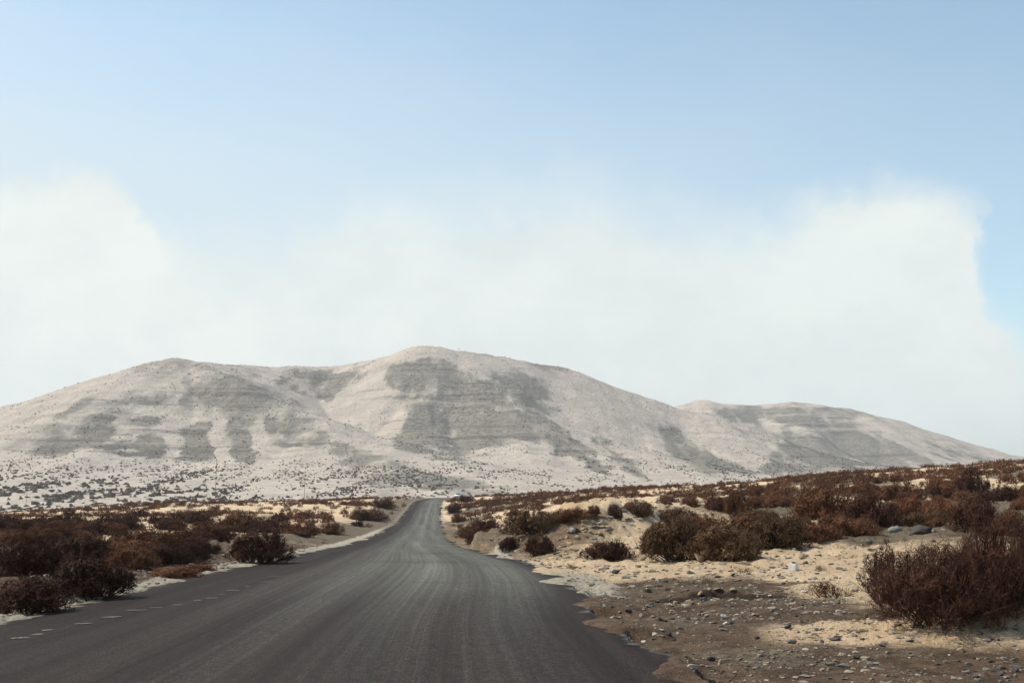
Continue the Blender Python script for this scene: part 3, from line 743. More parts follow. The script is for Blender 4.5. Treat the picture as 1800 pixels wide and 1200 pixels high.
# ------------------------------------------------------------------ shrubs
def ribbons(p0, p1, w0, rng, tint, w1=None):
    """thin strips; tapering to a point when w1 is None"""
    n = len(p0); ax = p1 - p0
    rv = rng.normal(size=(n, 3)); sd = np.cross(ax, rv); sd /= np.linalg.norm(sd, axis=1)[:, None] + 1e-9
    w0 = np.broadcast_to(w0, (n,))[:, None]
    if w1 is None:
        V = np.stack([p0 - sd * w0, p0 + sd * w0, p1], 1).reshape(-1, 3)
        F = np.arange(n * 3).reshape(-1, 3); T = np.repeat(tint, 3)
    else:
        w1 = np.broadcast_to(w1, (n,))[:, None]
        V = np.stack([p0 - sd * w0, p0 + sd * w0, p1 + sd * w1, p1 - sd * w1], 1).reshape(-1, 3)
        F = np.arange(n * 4).reshape(-1, 4); T = np.repeat(tint, 4)
    return V, F, T
def shrub_meshes(seed, stems=46, side=7, sub=6, width=1.0, height=.62, tw=.004, upright=.35, leaf=0, ragged=.25, open_=0.):
    """two meshes: woody stems (tubes of three sides) and the twig mass. Unit: about one metre across"""
    rng = np.random.default_rng(seed)
    az = rng.uniform(0, 2 * math.pi, stems); el = np.arcsin(np.clip(rng.uniform(.02, 1, stems) ** (1 - upright * .6), 0, 1))
    lump = 1 + ragged * np.sin(az * 2 + rng.uniform(0, 6)) * .5 + ragged * rng.normal(size=stems) * .55
    d = np.stack([np.cos(az) * np.cos(el) * width / 2, np.sin(az) * np.cos(el) * width / 2, np.sin(el) * height], -1)
    tip = d * np.clip(lump, .45, 1.5)[:, None]
    base = np.stack([rng.normal(size=stems) * .09 * width, rng.normal(size=stems) * .09 * width, np.full(stems, -.03)], -1)
    base = base + tip * np.array([.18, .18, 0])
    ctrl = base * .5 + tip * .5 + np.array([0, 0, 1]) * (.10 * height) * rng.uniform(-.5, 1.4, stems)[:, None] + rng.normal(size=(stems, 3)) * .04
    q = lambda t: base[:, None] * ((1 - t) ** 2)[..., None] + 2 * ctrl[:, None] * ((1 - t) * t)[..., None] + tip[:, None] * (t ** 2)[..., None]
    ts = np.broadcast_to(np.linspace(0, 1, 5), (stems, 5)); P = q(ts)
    # stems
    Vs, Fs, off = [], [], 0
    rad = np.array([2.6, 2.1, 1.6, 1.1, .5]) * tw
    for i in range(stems):
        ring = []
        for k in range(5):
            a = np.array([0, 2.09, 4.19]) + i
            Vs.append(P[i, k] + np.stack([np.cos(a), np.sin(a), 0 * a], -1) * rad[k])
        for k in range(4):
            for j in range(3):
                a0 = off + k * 3 + j; a1 = off + k * 3 + (j + 1) % 3
                Fs.append((a0, a1, a1 + 3, a0 + 3))
        off += 15
    stem_me = mesh_from('stems', np.concatenate(Vs), np.array(Fs))
    # side twigs
    t1 = rng.uniform(.22 + open_, 1.0, (stems, side)); s0 = q(t1).reshape(-1, 3)
    ax = np.repeat((tip - base) / np.linalg.norm(tip - base, axis=1)[:, None], side, 0)
    dirs = ax * .75 + rng.normal(size=s0.shape) * .55 + np.array([0, 0, .35 + upright * .5])
    dirs /= np.linalg.norm(dirs, axis=1)[:, None]
    ln = rng.uniform(.10, .25, len(s0))[:, None] * width
    s1 = s0 + dirs * ln
    tint = rng.random(len(s0))
    parts = [ribbons(s0, s1, tw * .9, rng, tint * .8, tw * .5)]
    t2 = rng.uniform(.15, 1, (len(s0), sub))[..., None]
    u0 = (s0[:, None] * (1 - t2) + s1[:, None] * t2).reshape(-1, 3)
    ud = np.repeat(dirs, sub, 0) * .7 + rng.normal(size=u0.shape) * .6 + np.array([0, 0, .25 + upright * .5])
    ud /= np.linalg.norm(ud, axis=1)[:, None]
    u1 = u0 + ud * rng.uniform(.035, .125, len(u0))[:, None] * width
    t_ = np.clip(np.repeat(tint, sub) * .55 + rng.random(len(u0)) * .45, 0, 1)
    parts.append(ribbons(u0, u1, tw * .75, rng, t_))
    if leaf:
        k = rng.integers(0, len(u0), leaf); f = rng.random(leaf)[:, None]
        c = u0[k] * (1 - f) + u1[k] * f
        parts.append(ribbons(c, c + rng.normal(size=c.shape) * .018 * width, tw * 1.4, rng, rng.random(leaf) * .75))
    V = np.concatenate([p[0] for p in parts])
    V[:, 2] *= height / max(np.percentile(V[:, 2], 95), 1e-3); V[:, :2] *= .5 * width / np.percentile(np.hypot(V[:, 0], V[:, 1]), 95)
    q_ = np.sqrt((V[:, 0] / (.5 * width)) ** 2 + (V[:, 1] / (.5 * width)) ** 2 + (V[:, 2] / height) ** 2)
    k_ = np.where(q_ > .92, (.92 + (q_ - .92) * .28) / np.maximum(q_, 1e-6), 1); V *= k_[:, None]
    V[:, 2] = np.maximum(V[:, 2], -.04)
    sv = np.zeros(len(stem_me.vertices) * 3, np.float32); stem_me.vertices.foreach_get('co', sv); sv = sv.reshape(-1, 3)
    sv[:, 2] *= .80; stem_me.vertices.foreach_set('co', sv.ravel())
    T = np.concatenate([p[2] for p in parts]); Fl = []; off = 0
    for v, f, t in parts: Fl.append(f + off); off += len(v)
    return stem_me, mesh_from('twigs', V, Fl, {'tint': T})

VAR = {}
VAR['round'] = [shrub_meshes(100 + i, 54, 10, 9, 1.0, .60, .0056, .3, 6500) for i in range(4)]
VAR['wide']  = [shrub_meshes(120 + i, 58, 10, 9, 1.0, .44, .0056, .15, 6500, .4) for i in range(3)]
VAR['tall']  = [shrub_meshes(140 + i, 46, 9, 8, 1.0, .95, .0060, .6, 1200) for i in range(3)]
VAR['tuft']  = [shrub_meshes(160 + i, 26, 6, 5, 1.0, .45, .0050, .6, 0, .4, .1) for i in range(3)]
VAR['small'] = [shrub_meshes(180 + i, 26, 6, 5, 1.0, .55, .016, .3, 500) for i in range(4)]
VAR['hero']  = [shrub_meshes(201, 150, 13, 10, 1.0, .50, .0022, .45, 6000, .3)]
HGT = {'round': .60, 'wide': .44, 'tall': .95, 'tuft': .45, 'small': .55, 'hero': .50}

rng_s = random.Random(5)
n_shrubs = 0
def add_shrub(x, y, z, w, h, kind, tone, label, group, name='shrub'):
    global n_shrubs
    stem_me, twig_me = rng_s.choice(VAR[kind])
    root = link(name, None, loc=(x, y, z - .02), label=label, cat='shrub', group=group)
    root.rotation_euler = (0, 0, rng_s.uniform(0, 6.28))
    root.scale = (w, w, h / HGT[kind])
    if kind == 'small':
        link('twigs', twig_me, TWIG[tone], root)
        link('stems', stem_me, M_STEM, root)
    else:
        link('stems', stem_me, M_STEM, root)
        link('twigs', twig_me, TWIG[tone], root)
    n_shrubs += 1
    return root

GL, GR = 'shrubs on the left of the road', 'shrubs on the right of the road'
# centre px, base py, width px, height px, kind, tone, label
HERO = [
 (1672, 1098, 265, 130, 'hero', 'dark', 'huge dark brown shrub with bare twigs at the right edge, nearest to the viewer', GR),
 (1790, 1085, 200, 150, 'hero', 'dark', 'dense blackish shrub behind the orange earth mound, cut by the right edge', GR),
 (1565, 1062, 110, 95, 'tall', 'dark', 'loose upright dark shrub forming the left shoulder of the huge near shrub', GR),
 (1465, 1050, 95, 30, 'tuft', 'red', 'low sprawling rust brown shrub on pale sand left of the huge near shrub', GR),
 (1560, 1018, 70, 26, 'tuft', 'red', 'small flat reddish shrub just behind the huge near shrub, on pale sand', GR),
 (1070, 984, 110, 34, 'wide', 'dark', 'dark maroon shrub lying along the foot of the stony cut bank', GR),
 (1195, 987, 120, 75, 'round', 'olive', 'large grey olive shrub in the middle of the right-hand thicket', GR),
 (1150, 976, 50, 40, 'wide', 'red', 'brown shrub between the maroon bank shrub and the large olive shrub', GR),
 (1280, 988, 125, 68, 'round', 'olive', 'large olive brown shrub overhanging the tan boulder on the sand', GR),
 (1365, 965, 120, 55, 'wide', 'olive', 'spreading grey brown shrub at the right end of the central thicket', GR),
 (1235, 935, 120, 36, 'wide', 'red', 'reddish shrub on top of the central thicket behind the olive ones', GR),
 (1298, 909, 58, 46, 'round', 'red', 'isolated round red-brown shrub standing above the central thicket', GR),
 (1388, 888, 48, 46, 'tall', 'red', 'upright rusty shrub, left one of a pair below the right skyline', GR),
 (1418, 886, 46, 42, 'tall', 'red', 'upright rusty shrub, right one of a pair below the right skyline', GR),
 (1465, 915, 120, 60, 'round', 'red', 'broad maroon shrub on the slope right of the rusty pair', GR),
 (1540, 932, 120, 62, 'round', 'dark', 'broad dark shrub with bare grey twigs behind the grey boulder', GR),
 (1602, 910, 80, 40, 'wide', 'red', 'low brown shrub left of the fan-shaped dark shrub on the right slope', GR),
 (1650, 880, 30, 28, 'tall', 'dark', 'small fan-shaped dark shrub standing clear on the right slope', GR),
 (1722, 936, 110, 58, 'round', 'dark', 'rounded dark maroon shrub on the right slope above the huge near shrub', GR),
 (1785, 944, 70, 45, 'round', 'red', 'reddish shrub at the right edge above the huge near shrub', GR),
 (1715, 868, 60, 46, 'round', 'dark', 'dark shrub at the top of the stony dark patch on the right slope', GR),
 (1080, 909, 34, 32, 'round', 'dark', 'compact dark shrub on the crest of the stony cut bank', GR),
 (1122, 912, 72, 30, 'wide', 'olive', 'flat olive shrub right of the compact dark one on the bank crest', GR),
 (1045, 912, 28, 18, 'round', 'red', 'little round brown shrub on the bank crest left of the compact dark one', GR),
 (935, 940, 100, 44, 'wide', 'olive', 'brown olive shrub behind the cut bank above the two dark roadside shrubs', GR),
 (895, 968, 46, 26, 'round', 'dark', 'left one of two dark shrubs crouching below the cut bank at the roadside', GR),
 (948, 976, 66, 36, 'round', 'dark', 'right one of two dark shrubs crouching below the cut bank at the roadside', GR),
 (828, 946, 66, 22, 'wide', 'red', 'low red-brown shrub at the road edge where the road narrows', GR),
 (850, 935, 70, 26, 'wide', 'dark', 'low dark shrub right behind the red-brown one where the road narrows', GR),
 (798, 902, 28, 20, 'wide', 'dark', 'small dark shrub at the right road edge below the white car', GR),
 (806, 918, 30, 16, 'wide', 'red', 'small reddish shrub at the right road edge further below the white car', GR),
 (820, 882, 36, 14, 'wide', 'dark', 'dark shrub hiding the lower half of the white car', GR),
 (1172, 968, 80, 46, 'round', 'red', 'brown shrub at the left shoulder of the large grey olive shrub', GR),
 (1240, 965, 100, 58, 'round', 'red', 'brown shrub wedged between the two olive shrubs of the thicket', GR),
 (1335, 955, 110, 52, 'round', 'red', 'brown shrub behind the gap between the olive and the spreading shrub', GR),
 (1190, 922, 90, 34, 'wide', 'olive', 'flat olive shrub at the upper left rim of the thicket', GR),
 (1400, 940, 90, 36, 'wide', 'olive', 'flat olive shrub at the upper right rim of the thicket', GR),
 (1330, 918, 80, 30, 'wide', 'olive', 'pale olive shrub right below the isolated round red-brown shrub', GR),
 (1440, 955, 90, 34, 'wide', 'red', 'low reddish shrub between the thicket and the grey boulder', GR),
 (1505, 945, 80, 36, 'wide', 'red', 'low reddish shrub just left of the grey boulder', GR),
 (1005, 915, 80, 24, 'wide', 'red', 'low brown shrub on the flat behind the left end of the cut bank', GR),
 (1680, 912, 80, 30, 'wide', 'red', 'low brown shrub between the fan-shaped shrub and the rounded maroon one', GR),
 (1590, 880, 90, 30, 'wide', 'red', 'low brown shrub behind the fan-shaped shrub, up the right slope', GR),
 (1770, 880, 90, 30, 'wide', 'dark', 'dark shrub beside the stony dark patch near the right edge', GR),
 (1005, 1000, 22, 14, 'tuft', 'straw', 'little tan tuft by the road edge below the cut bank', GR),
 (1310, 1005, 34, 12, 'tuft', 'straw', 'low straw tuft on pale sand below the tan boulder', GR),
 (1445, 1004, 30, 11, 'tuft', 'straw', 'low straw tuft on pale sand right of the white block', GR),
 (455, 990, 112, 66, 'round', 'dark', 'big round dark shrub right at the left road edge', GL),
 (420, 935, 90, 36, 'wide', 'red', 'brown shrub behind the big round one at the left road edge', GL),
 (365, 948, 90, 34, 'wide', 'red', 'brown shrub behind the rubble heap left of the road', GL),
 (150, 1052, 150, 76, 'round', 'dark', 'big dark shrub at the left road edge in the lower left', GL),
 (40, 1078, 140, 70, 'round', 'dark', 'dark shrub at the left road edge in the bottom left corner', GL),
 (35, 1010, 130, 70, 'wide', 'dark', 'dark broad shrub at the left frame edge behind the corner one', GL),
 (140, 990, 110, 52, 'round', 'dark', 'dark shrub right behind the big lower left shrub', GL),
 (215, 985, 110, 44, 'wide', 'red', 'brown shrub left of the white scrap on the left verge', GL),
 (275, 968, 110, 48, 'wide', 'red', 'brown shrub just behind the white scrap on the left verge', GL),
 (305, 1016, 80, 24, 'wide', 'red', 'low reddish shrub between the white scrap and the left road edge', GL),
 (350, 1004, 60, 18, 'wide', 'red', 'low brown shrub between the rubble heap and the left road edge', GL),
 (532, 942, 60, 28, 'round', 'red', 'brown shrub on the gravel just beyond the big round roadside shrub', GL),
 (580, 938, 52, 24, 'round', 'red', 'brown shrub on the gravel at the left bend of the road edge', GL),
 (645, 915, 70, 26, 'wide', 'red', 'brown shrub beside the grey gravel shoulder left of the far road', GL),
 (672, 893, 50, 20, 'wide', 'red', 'brown shrub above the grey gravel shoulder left of the far road', GL),
]
occupied = []; PENDING_SHRUBS = []; PENDING_STONES = []
for px, py, w, h, kind, tone, label, grp in HERO:
    x, y, z = hit(px, py)
    s = math.hypot(x, y) / 2000
    if w >= 80 and kind != 'hero' and tone != 'dark': w *= 1.22
    if grp == GL: w *= 1.1; h *= .92
    add_shrub(x, y + .25 * w * s * .5, z, w * s, h * s, kind, tone, label, grp)
    occupied.append((px, py - h * .3, w * .5, h * .5))

# random scrub over both slopes; the biggest in view become things, the rest one mass
def scatter_scrub():
    rng = np.random.default_rng(77)
    n = 120000
    U = rng.uniform(-60, 1860, n); Yd = np.exp(rng.uniform(math.log(24), math.log(345), n)); keep_p = (Yd / 345) ** 2   # even per area
    ok = rng.random(n) < keep_p
    U, Yd = U[ok], Yd[ok]; X = (U - 900) / 2000 / 1.011 * Yd
    xl, xr = road_l(Yd), road_r(Yd); side = np.maximum(xl - X, X - xr); right = X > (xl + xr) / 2
    dens = .5 + .9 * fbm(X / 14, Yd / 14, 3, 201)
    p = np.where(right, .10 + .45 * sstep(.35, .95, dens), .10 + .62 * sstep(.35, .85, dens))
    p = np.where(~right, p + 1.0 * (1 - sstep(50, 80, Yd)), p * 1.6 + .9 * (1 - sstep(70, 125, Yd)) * sstep(.2, .7, dens))
    p = np.where(right & (U > 1350), p * (1 + 1.6 * sstep(100, 150, Yd)), p)
    p = p * np.where(~right, 1 + 1.0 * sstep(215, 245, Yd), 1 + 1.6 * sstep(205, 240, Yd))
    p = np.where(~right & (Yd > 50) & (side < 6), p * .12, p)          # gravel shoulder
    p *= sstep(.6, 1.8, side)
    p = np.where(right & (Yd < 34), 0, p); p = np.where(right & (Yd < 62) & (U < 1260), 0, p)
    ok = rng.random(len(X)) < p * .60
    X, Yd, right = X[ok], Yd[ok], right[ok]
    Z = terrain(X, Yd); px, py = project(X, Yd, Z)
    w = rng.lognormal(math.log(1.25), .36, len(X)) * np.where(right, 1.0, 1.1); w = np.minimum(w, np.where(Yd < 60, 1.5, 2.3)); h = np.minimum(w * rng.uniform(.38, .62, len(X)), np.where(Yd < 60, .56, .9))
    # visible at all?
    vis = np.ones(len(X), bool)
    for f in np.linspace(.15, .97, 40):
        lz = CAM_H + (Z + h * .8 - CAM_H) * f
        vis &= terrain(X * f, Yd * f, False) < lz + .05
    clash = np.zeros(len(X), bool)
    for ox, oy, ow, oh in occupied: clash |= (np.abs(px - ox) < ow * .8) & (np.abs(py - oy) < oh * .7 + 3)
    bx, by, _ = BANK[2][0], BANK[2][1], 0
    bd, _ = polyline_d(X, Yd, BANK); clash |= bd < 2.2
    ok = vis & ~clash & (px > -30) & (px < 1830)
    return [a[ok] for a in (X, Yd, Z, w, h, right, px, py)]
X, Yd, Z, W_, H_, RT, PX, PY = scatter_scrub()
size = W_ * H_ / Yd ** 2
order = np.argsort(-size)
NBIG = 292 - len(HERO)
rr = random.Random(9)
ZL = {
  (False, 0): ('brown shrub in the dense belt between the left verge and the bright sand', 'shrubs of the dense belt left of the road'),
  (False, 1): ('dark brown shrub on the bright sand flat left of the road', 'shrubs on the bright sand left of the road'),
  (False, 2): ('small brown shrub on the far left rise in front of the mountain', 'shrubs on the far left rise'),
  (True, 0): ('brown shrub on the stony lower slope right of the road, short of the sand patches', 'shrubs of the lower right slope'),
  (True, 1): ('reddish shrub among the sand patches halfway up the right slope', 'shrubs halfway up the right slope'),
  (True, 2): ('small dark shrub along the skyline of the right slope', 'shrubs along the right skyline'),
}
for i in order[:NBIG]:
    zone = 0 if Yd[i] < 75 else (1 if Yd[i] < 170 else 2)
    lab, grp = ZL[(bool(RT[i]), zone)]
    kind = rr.choice(['round', 'wide', 'round']) if Yd[i] < 110 else 'small'
    tone = rr.choice(['dark', 'red', 'red', 'olive'] if RT[i] else ['dark', 'dark', 'red', 'red'])
    if RT[i] and zone == 1: tone = 'red'
    if zone == 2: tone = 'dark' if RT[i] else 'red'
    if not RT[i] and zone == 1: tone = 'dark'
    PENDING_SHRUBS.append((add_shrub(X[i], Yd[i], Z[i], W_[i], H_[i], kind, tone, lab, grp), tone, W_[i] / Yd[i] * 2000))
rest = order[NBIG:]
def far_scrub():
    rng = np.random.default_rng(31)
    protos = []
    for k in range(4):
        tw = VAR['small'][k][1]
        V = np.zeros(len(tw.vertices) * 3, np.float32); tw.vertices.foreach_get('co', V); V = V.reshape(-1, 3)
        tr = np.array([p.vertices[:3] for p in tw.polygons])
        sel = tr[rng.permutation(len(tr))[:90]]
        P = V[sel]; c = P.mean(1, keepdims=True); P = c + (P - c) * 3.2      # fewer, broader tufts
        protos.append((P.reshape(-1, 3), np.arange(len(sel) * 3).reshape(-1, 3)))
    n = len(rest)
    pos = np.stack([X[rest], Yd[rest], Z[rest] - .03], -1)
    scl = np.stack([W_[rest], W_[rest], H_[rest] / .55], -1)
    wh = rng.integers(0, 4, n)
    V, F = join_protos(protos, wh, pos, scl, rng.uniform(0, 6.28, n))
    t = np.repeat(rng.random(len(F)), 3)
    link('scrubland', mesh_from('scrubland', V, F, {'tint': t}), TWIG['red'], kind='stuff', label='smallest brown shrubs scattered over the sandy slopes on both sides', cat='scrub')
    print('far scrub', n, len(F), 'shrub things', n_shrubs)
far_scrub()

# ------------------------------------------------------------------ uncountable low dry tufts on the sand
def dry_tufts():
    rng = np.random.default_rng(41); protos = []
    for k in range(3):
        tw = VAR['tuft'][k][1]
        V = np.zeros(len(tw.vertices) * 3, np.float32); tw.vertices.foreach_get('co', V); V = V.reshape(-1, 3)
        tr = np.array([p.vertices[:3] for p in tw.polygons]); sel = tr[rng.permutation(len(tr))[:70]]
        P = V[sel]; c = P.mean(1, keepdims=True); P = c + (P - c) * 2.2
        protos.append((P.reshape(-1, 3), np.arange(len(sel) * 3).reshape(-1, 3)))
    n = 9000
    U = rng.uniform(-40, 1840, n); Y = np.exp(rng.uniform(math.log(12), math.log(75), n)); X = (U - 900) / 2000 / 1.011 * Y
    xl, xr = road_l(Y), road_r(Y); side = np.maximum(xl - X, X - xr); right = X > (xl + xr) / 2
    cl = .5 + fbm(X / 1.8, Y / 1.8, 3, 601)
    ok = (side > .5) & (rng.random(n) < sstep(.4, .95, cl) * np.where(right & (Y < 17), .15, .75))
    X, Y = X[ok], Y[ok]; n = len(X); Z = terrain(X, Y)
    w = rng.lognormal(math.log(.16), .45, n).clip(.06, .45) * np.clip(Y / 22, .8, 1.8)
    V, F = join_protos(protos, rng.integers(0, 3, n), np.stack([X, Y, Z - .01], -1), np.stack([w, w, w * rng.uniform(.6, 1.1, n)], -1), rng.uniform(0, 6.28, n))
    M = m_twig('dry_tuft', (.06, .038, .022), (.19, .13, .075), (.30, .22, .13))
    link('dry_tufts', mesh_from('dry_tufts', V, F, {'tint': np.repeat(rng.random(len(F)), 3)}), M, kind='stuff', label='tiny dry tufts and twigs littering the sand on both verges', cat='dry grass')
    print('tufts', n, len(F))
dry_tufts()

# ------------------------------------------------------------------ stones
def stone_proto(seed, n=16, flat=.6):
    rng = np.random.default_rng(seed); bm = bmesh.new()
    for k in range(n):
        v = rng.normal(size=3); v /= np.linalg.norm(v); v *= rng.uniform(.78, 1.1)
        bm.verts.new((v[0] * 1.15, v[1] * .85, v[2] * flat))
    bmesh.ops.convex_hull(bm, input=bm.verts)
    for v in [v for v in bm.verts if not v.link_faces]: bm.verts.remove(v)
    bmesh.ops.triangulate(bm, faces=bm.faces)
    bmesh.ops.recalc_face_normals(bm, faces=bm.faces); bm.verts.index_update()
    V = np.array([v.co[:] for v in bm.verts]); F = np.array([[v.index for v in f.verts] for f in bm.faces]); bm.free()
    return V, F
SP = [stone_proto(300 + i, 14 + i % 5, .45 + .05 * (i % 7)) for i in range(14)]
SM = [mesh_from('stone', V, F) for V, F in SP]
def round_boulder(seed, flat):
    rng = np.random.default_rng(seed); bm = bmesh.new()
    bmesh.ops.create_icosphere(bm, subdivisions=3, radius=1)
    P = np.array([v.co[:] for v in bm.verts])
    k = 1 + .38 * fbm(P[:, 0] * 1.5 + seed, P[:, 1] * 1.5 + P[:, 2] * 1.3, 3, seed) + .16 * fbm(P[:, 0] * 4, P[:, 1] * 4 + P[:, 2] * 3, 3, seed + 1)
    for v, q in zip(bm.verts, k): v.co = (v.co.x * q * 1.1, v.co.y * q * .85, v.co.z * q * flat)
    return bm_mesh('boulder', bm, True)
def add_stone(px, py, wpx, tone, label, group=None, hk=1.0, me=None, name='stone', cat='stone', sink=.25, rot=None):
    x, y, z = hit(px, py)
    s = wpx * math.hypot(x, y) / 2000 / 2.1
    o = link(name, me or rr.choice(SM), ST[tone], label=label, cat=cat, group=group)
    o.scale = (s, s, s * hk); o.location = (x, y, z + s * hk * (.55 - sink)); o.rotation_euler = (rr.uniform(-.15, .15), rr.uniform(-.15, .15), rr.uniform(0, 6.28) if rot is None else rot)
    return o
NAMED = [
 (1573, 936, 20, 'grey', 'rounded grey boulder in front of the broad dark shrub on the right slope', 1.0, 'b'),
 (1618, 940, 38, 'dark', 'long low dark brown boulder right of the rounded grey boulder', .75, 'b'),
 (1637, 930, 13, 'dark', 'small square black stone above the long low dark boulder', 1.2, ''),
 (1643, 938, 14, 'grey', 'small grey stone at the right end of the long low dark boulder', .9, ''),
 (1527, 952, 16, 'dark', 'dark stone at the left foot of the rounded grey boulder', 1.0, ''),
 (1558, 950, 12, 'dark', 'small dark stone just below the rounded grey boulder', .9, ''),
 (1228, 990, 30, 'tan', 'tan boulder half under the olive shrub at the edge of the sand', 1.1, 'b'),
 (1215, 1006, 16, 'dark', 'black wedge-shaped stone in front of the tan boulder', 1.0, ''),
 (1225, 1001, 14, 'pale', 'whitish stone leaning on the black wedge-shaped stone', 1.0, ''),
 (1271, 993, 14, 'grey', 'flat grey stone just right of the tan boulder on the sand', .5, ''),
 (1358, 996, 14, 'dark', 'flat dark stone on the sand left of the white block', .6, ''),
 (1416, 993, 13, 'dark', 'black-sided stone just right of the white block', 1.1, ''),
 (1412, 984, 22, 'tan', 'pale tan lump of earth behind the white block', 1.0, 'b'),
 (1328, 987, 9, 'dark', 'small brown stone on the upper sand below the spreading shrub', .8, ''),
 (1385, 957, 24, 'tan', 'large pale tan rock under the right end of the central thicket', .8, 'b'),
 (1270, 1088, 18, 'pale', 'bright white-topped stone in the middle of the roadside rubble', 1.0, ''),
 (1283, 1097, 13, 'dark', 'dark stone touching the bright white-topped stone', 1.0, ''),
 (1242, 1085, 14, 'grey', 'grey block-like stone left of the bright white-topped stone', 1.1, ''),
 (1238, 1056, 17, 'dark', 'dark cube-like stone at the upper edge of the roadside rubble', 1.0, ''),
 (1213, 1064, 18, 'tan', 'tan stone with a pale top left of the dark cube-like stone', 1.0, ''),
 (1176, 1117, 16, 'dark', 'lone rounded black stone on bare brown dirt near the asphalt', 1.0, ''),
 (1250, 1161, 16, 'dark', 'lone dark stone on the brown dirt at the bottom, right of the asphalt', .9, ''),
 (1128, 1086, 11, 'grey', 'upright grey stone standing alone left of the rubble', 1.3, ''),
 (1105, 1076, 13, 'dark', 'dark stone at the left end of the rubble near the asphalt', 1.0, ''),
 (1082, 1012, 20, 'dark', 'dark lumpy stone by the pale patch at the right road edge', 1.0, ''),
 (1075, 1067, 14, 'dark', 'dark stone right at the broken asphalt edge', .8, ''),
 (1168, 1020, 12, 'dark', 'dark stone on the grey strip below the sand', 1.0, ''),
 (1152, 1031, 14, 'dark', 'larger dark stone lower on the grey strip below the sand', .9, ''),
 (1055, 1001, 9, 'pale', 'small bright white stone beside the cut bank', .9, ''),
 (1468, 1122, 24, 'dark', 'dark slab-like stone left of the sandy mound', .7, ''),
 (1518, 1107, 17, 'tan', 'brown stone with a dark side on the left end of the mound', .9, ''),
 (1507, 1158, 18, 'dark', 'dark stone with a pale neighbour in front of the sandy mound', .8, ''),
 (1505, 1150, 11, 'pale', 'pale stone sitting behind the dark one in front of the mound', .9, ''),
 (1540, 1166, 20, 'grey', 'flat bluish grey stone in front of the sandy mound', .5, ''),
 (1578, 1101, 18, 'tan', 'smooth sandy stone in the mound under the huge shrub', .9, ''),
 (1600, 1128, 14, 'dark', 'dark stone stuck in the face of the sandy mound', .8, ''),
 (1662, 1163, 10, 'grey', 'pointed bluish stone at the foot of the mound', 1.5, ''),
 (1750, 1176, 16, 'dark', 'black stone at the bottom right below the stony ledge', 1.0, ''),
 (1730, 1103, 10, 'grey', 'small blue grey stone high in the orange earth mound', 1.0, ''),
 (1688, 1138, 16, 'tan', 'round orange-brown stone in the lower face of the mound', .9, 'b'),
 (1482, 1168, 22, 'grey', 'grey stone in front of the dark one near the bottom edge', .7, ''),
 (1416, 1190, 26, 'grey', 'big flat pale grey stone at the bottom edge', .5, ''),
 (1385, 1105, 16, 'dark', 'dark sharp stone at the right end of the rubble', 1.0, ''),
 (1360, 1076, 26, 'grey', 'long flat grey stone on the right part of the rubble', .5, ''),
 (1392, 1124, 26, 'grey', 'long tilted grey stone at the lower right of the rubble', .55, ''),
 (1272, 1110, 20, 'grey', 'flat greenish grey stone below the bright white-topped stone', .5, ''),
]
for px, py, w, tone, lab, hk, t in NAMED:
    if t == 'b' and tone != 'tan':
        add_stone(px, py, w, tone, lab, 'stones beside the road', hk, round_boulder(px, .62), 'boulder' if w > 18 else 'stone', 'boulder' if w > 18 else 'stone', .2, 0.2)
    else:
        add_stone(px, py, w, tone, lab, 'stones beside the road', hk)

# the rubble: largest as things, small ones as gravel
def scatter_stones():
    rng = np.random.default_rng(13)
    zones = [  # px0, px1, py0, py1, n, smin, smax, label, group, tones
        (1060, 1420, 1010, 1130, 92, 6, 17, 'small grey stone in the rubble strewn beside the road', 'rubble stones beside the road', ['grey', 'dark', 'dark', 'tan', 'tan', 'pale']),
        (1150, 1500, 1130, 1198, 34, 5, 14, 'small stone on the brown dirt along the bottom edge', 'stones on the brown dirt', ['grey', 'dark', 'tan', 'pale']),
        (1400, 1800, 1060, 1195, 46, 6, 15, 'small stone in and before the sandy mound at the bottom right', 'stones of the sandy mound', ['grey', 'tan', 'dark', 'tan']),
        (1690, 1798, 1150, 1196, 20, 9, 18, 'grey brown stone of the ledge in the bottom right corner', 'stones of the corner ledge', ['grey', 'dark', 'tan']),
        (1230, 1540, 945, 1030, 24, 5, 11, 'small dark stone on the pale sand right of the road', 'stones on the pale sand', ['dark', 'grey', 'tan']),
        (985, 1180, 910, 985, 88, 7, 19, 'tan rock bedded in the stony cut bank', 'rocks of the cut bank', ['tan', 'tan', 'tan', 'tan', 'grey', 'dark']),
        (870, 940, 940, 970, 26, 6, 17, 'tan rock of the small bank behind the roadside shrubs', 'rocks of the small bank', ['tan', 'tan']),
        (205, 275, 1000, 1040, 20, 4, 9, 'pale stone in the shade beside the big lower left shrub', 'stones of the left verge', ['grey', 'pale', 'grey']),
        (345, 420, 945, 968, 12, 5, 10, 'grey stone of the rubble heap left of the road', 'stones of the rubble heap', ['grey', 'tan']),
    ]
    for a, b, c, d, n, s0, s1, lab, grp, tones in zones:
        for _ in range(n):
            px, py = rng.uniform(a, b), rng.uniform(c, d)
            if grp == 'rocks of the cut bank': py = 972 - (px - 985) * .36 - rng.uniform(0, 34)
            x, y, z = hit(px, py)
            if not (float(road_l(np.array([y]))[0]) - .15 > x or x > float(road_r(np.array([y]))[0]) + .12): continue
            wpx = s0 + (s1 - s0) * rng.random() ** 1.8; tn = tones[rng.integers(0, len(tones))]
            PENDING_STONES.append((add_stone(px, py, wpx, tn, lab, grp, rng.uniform(.6, 1.15), sink=.3, **({'name': 'rock', 'cat': 'rock'} if 'bank' in grp else {})), tn, wpx))
scatter_stones()

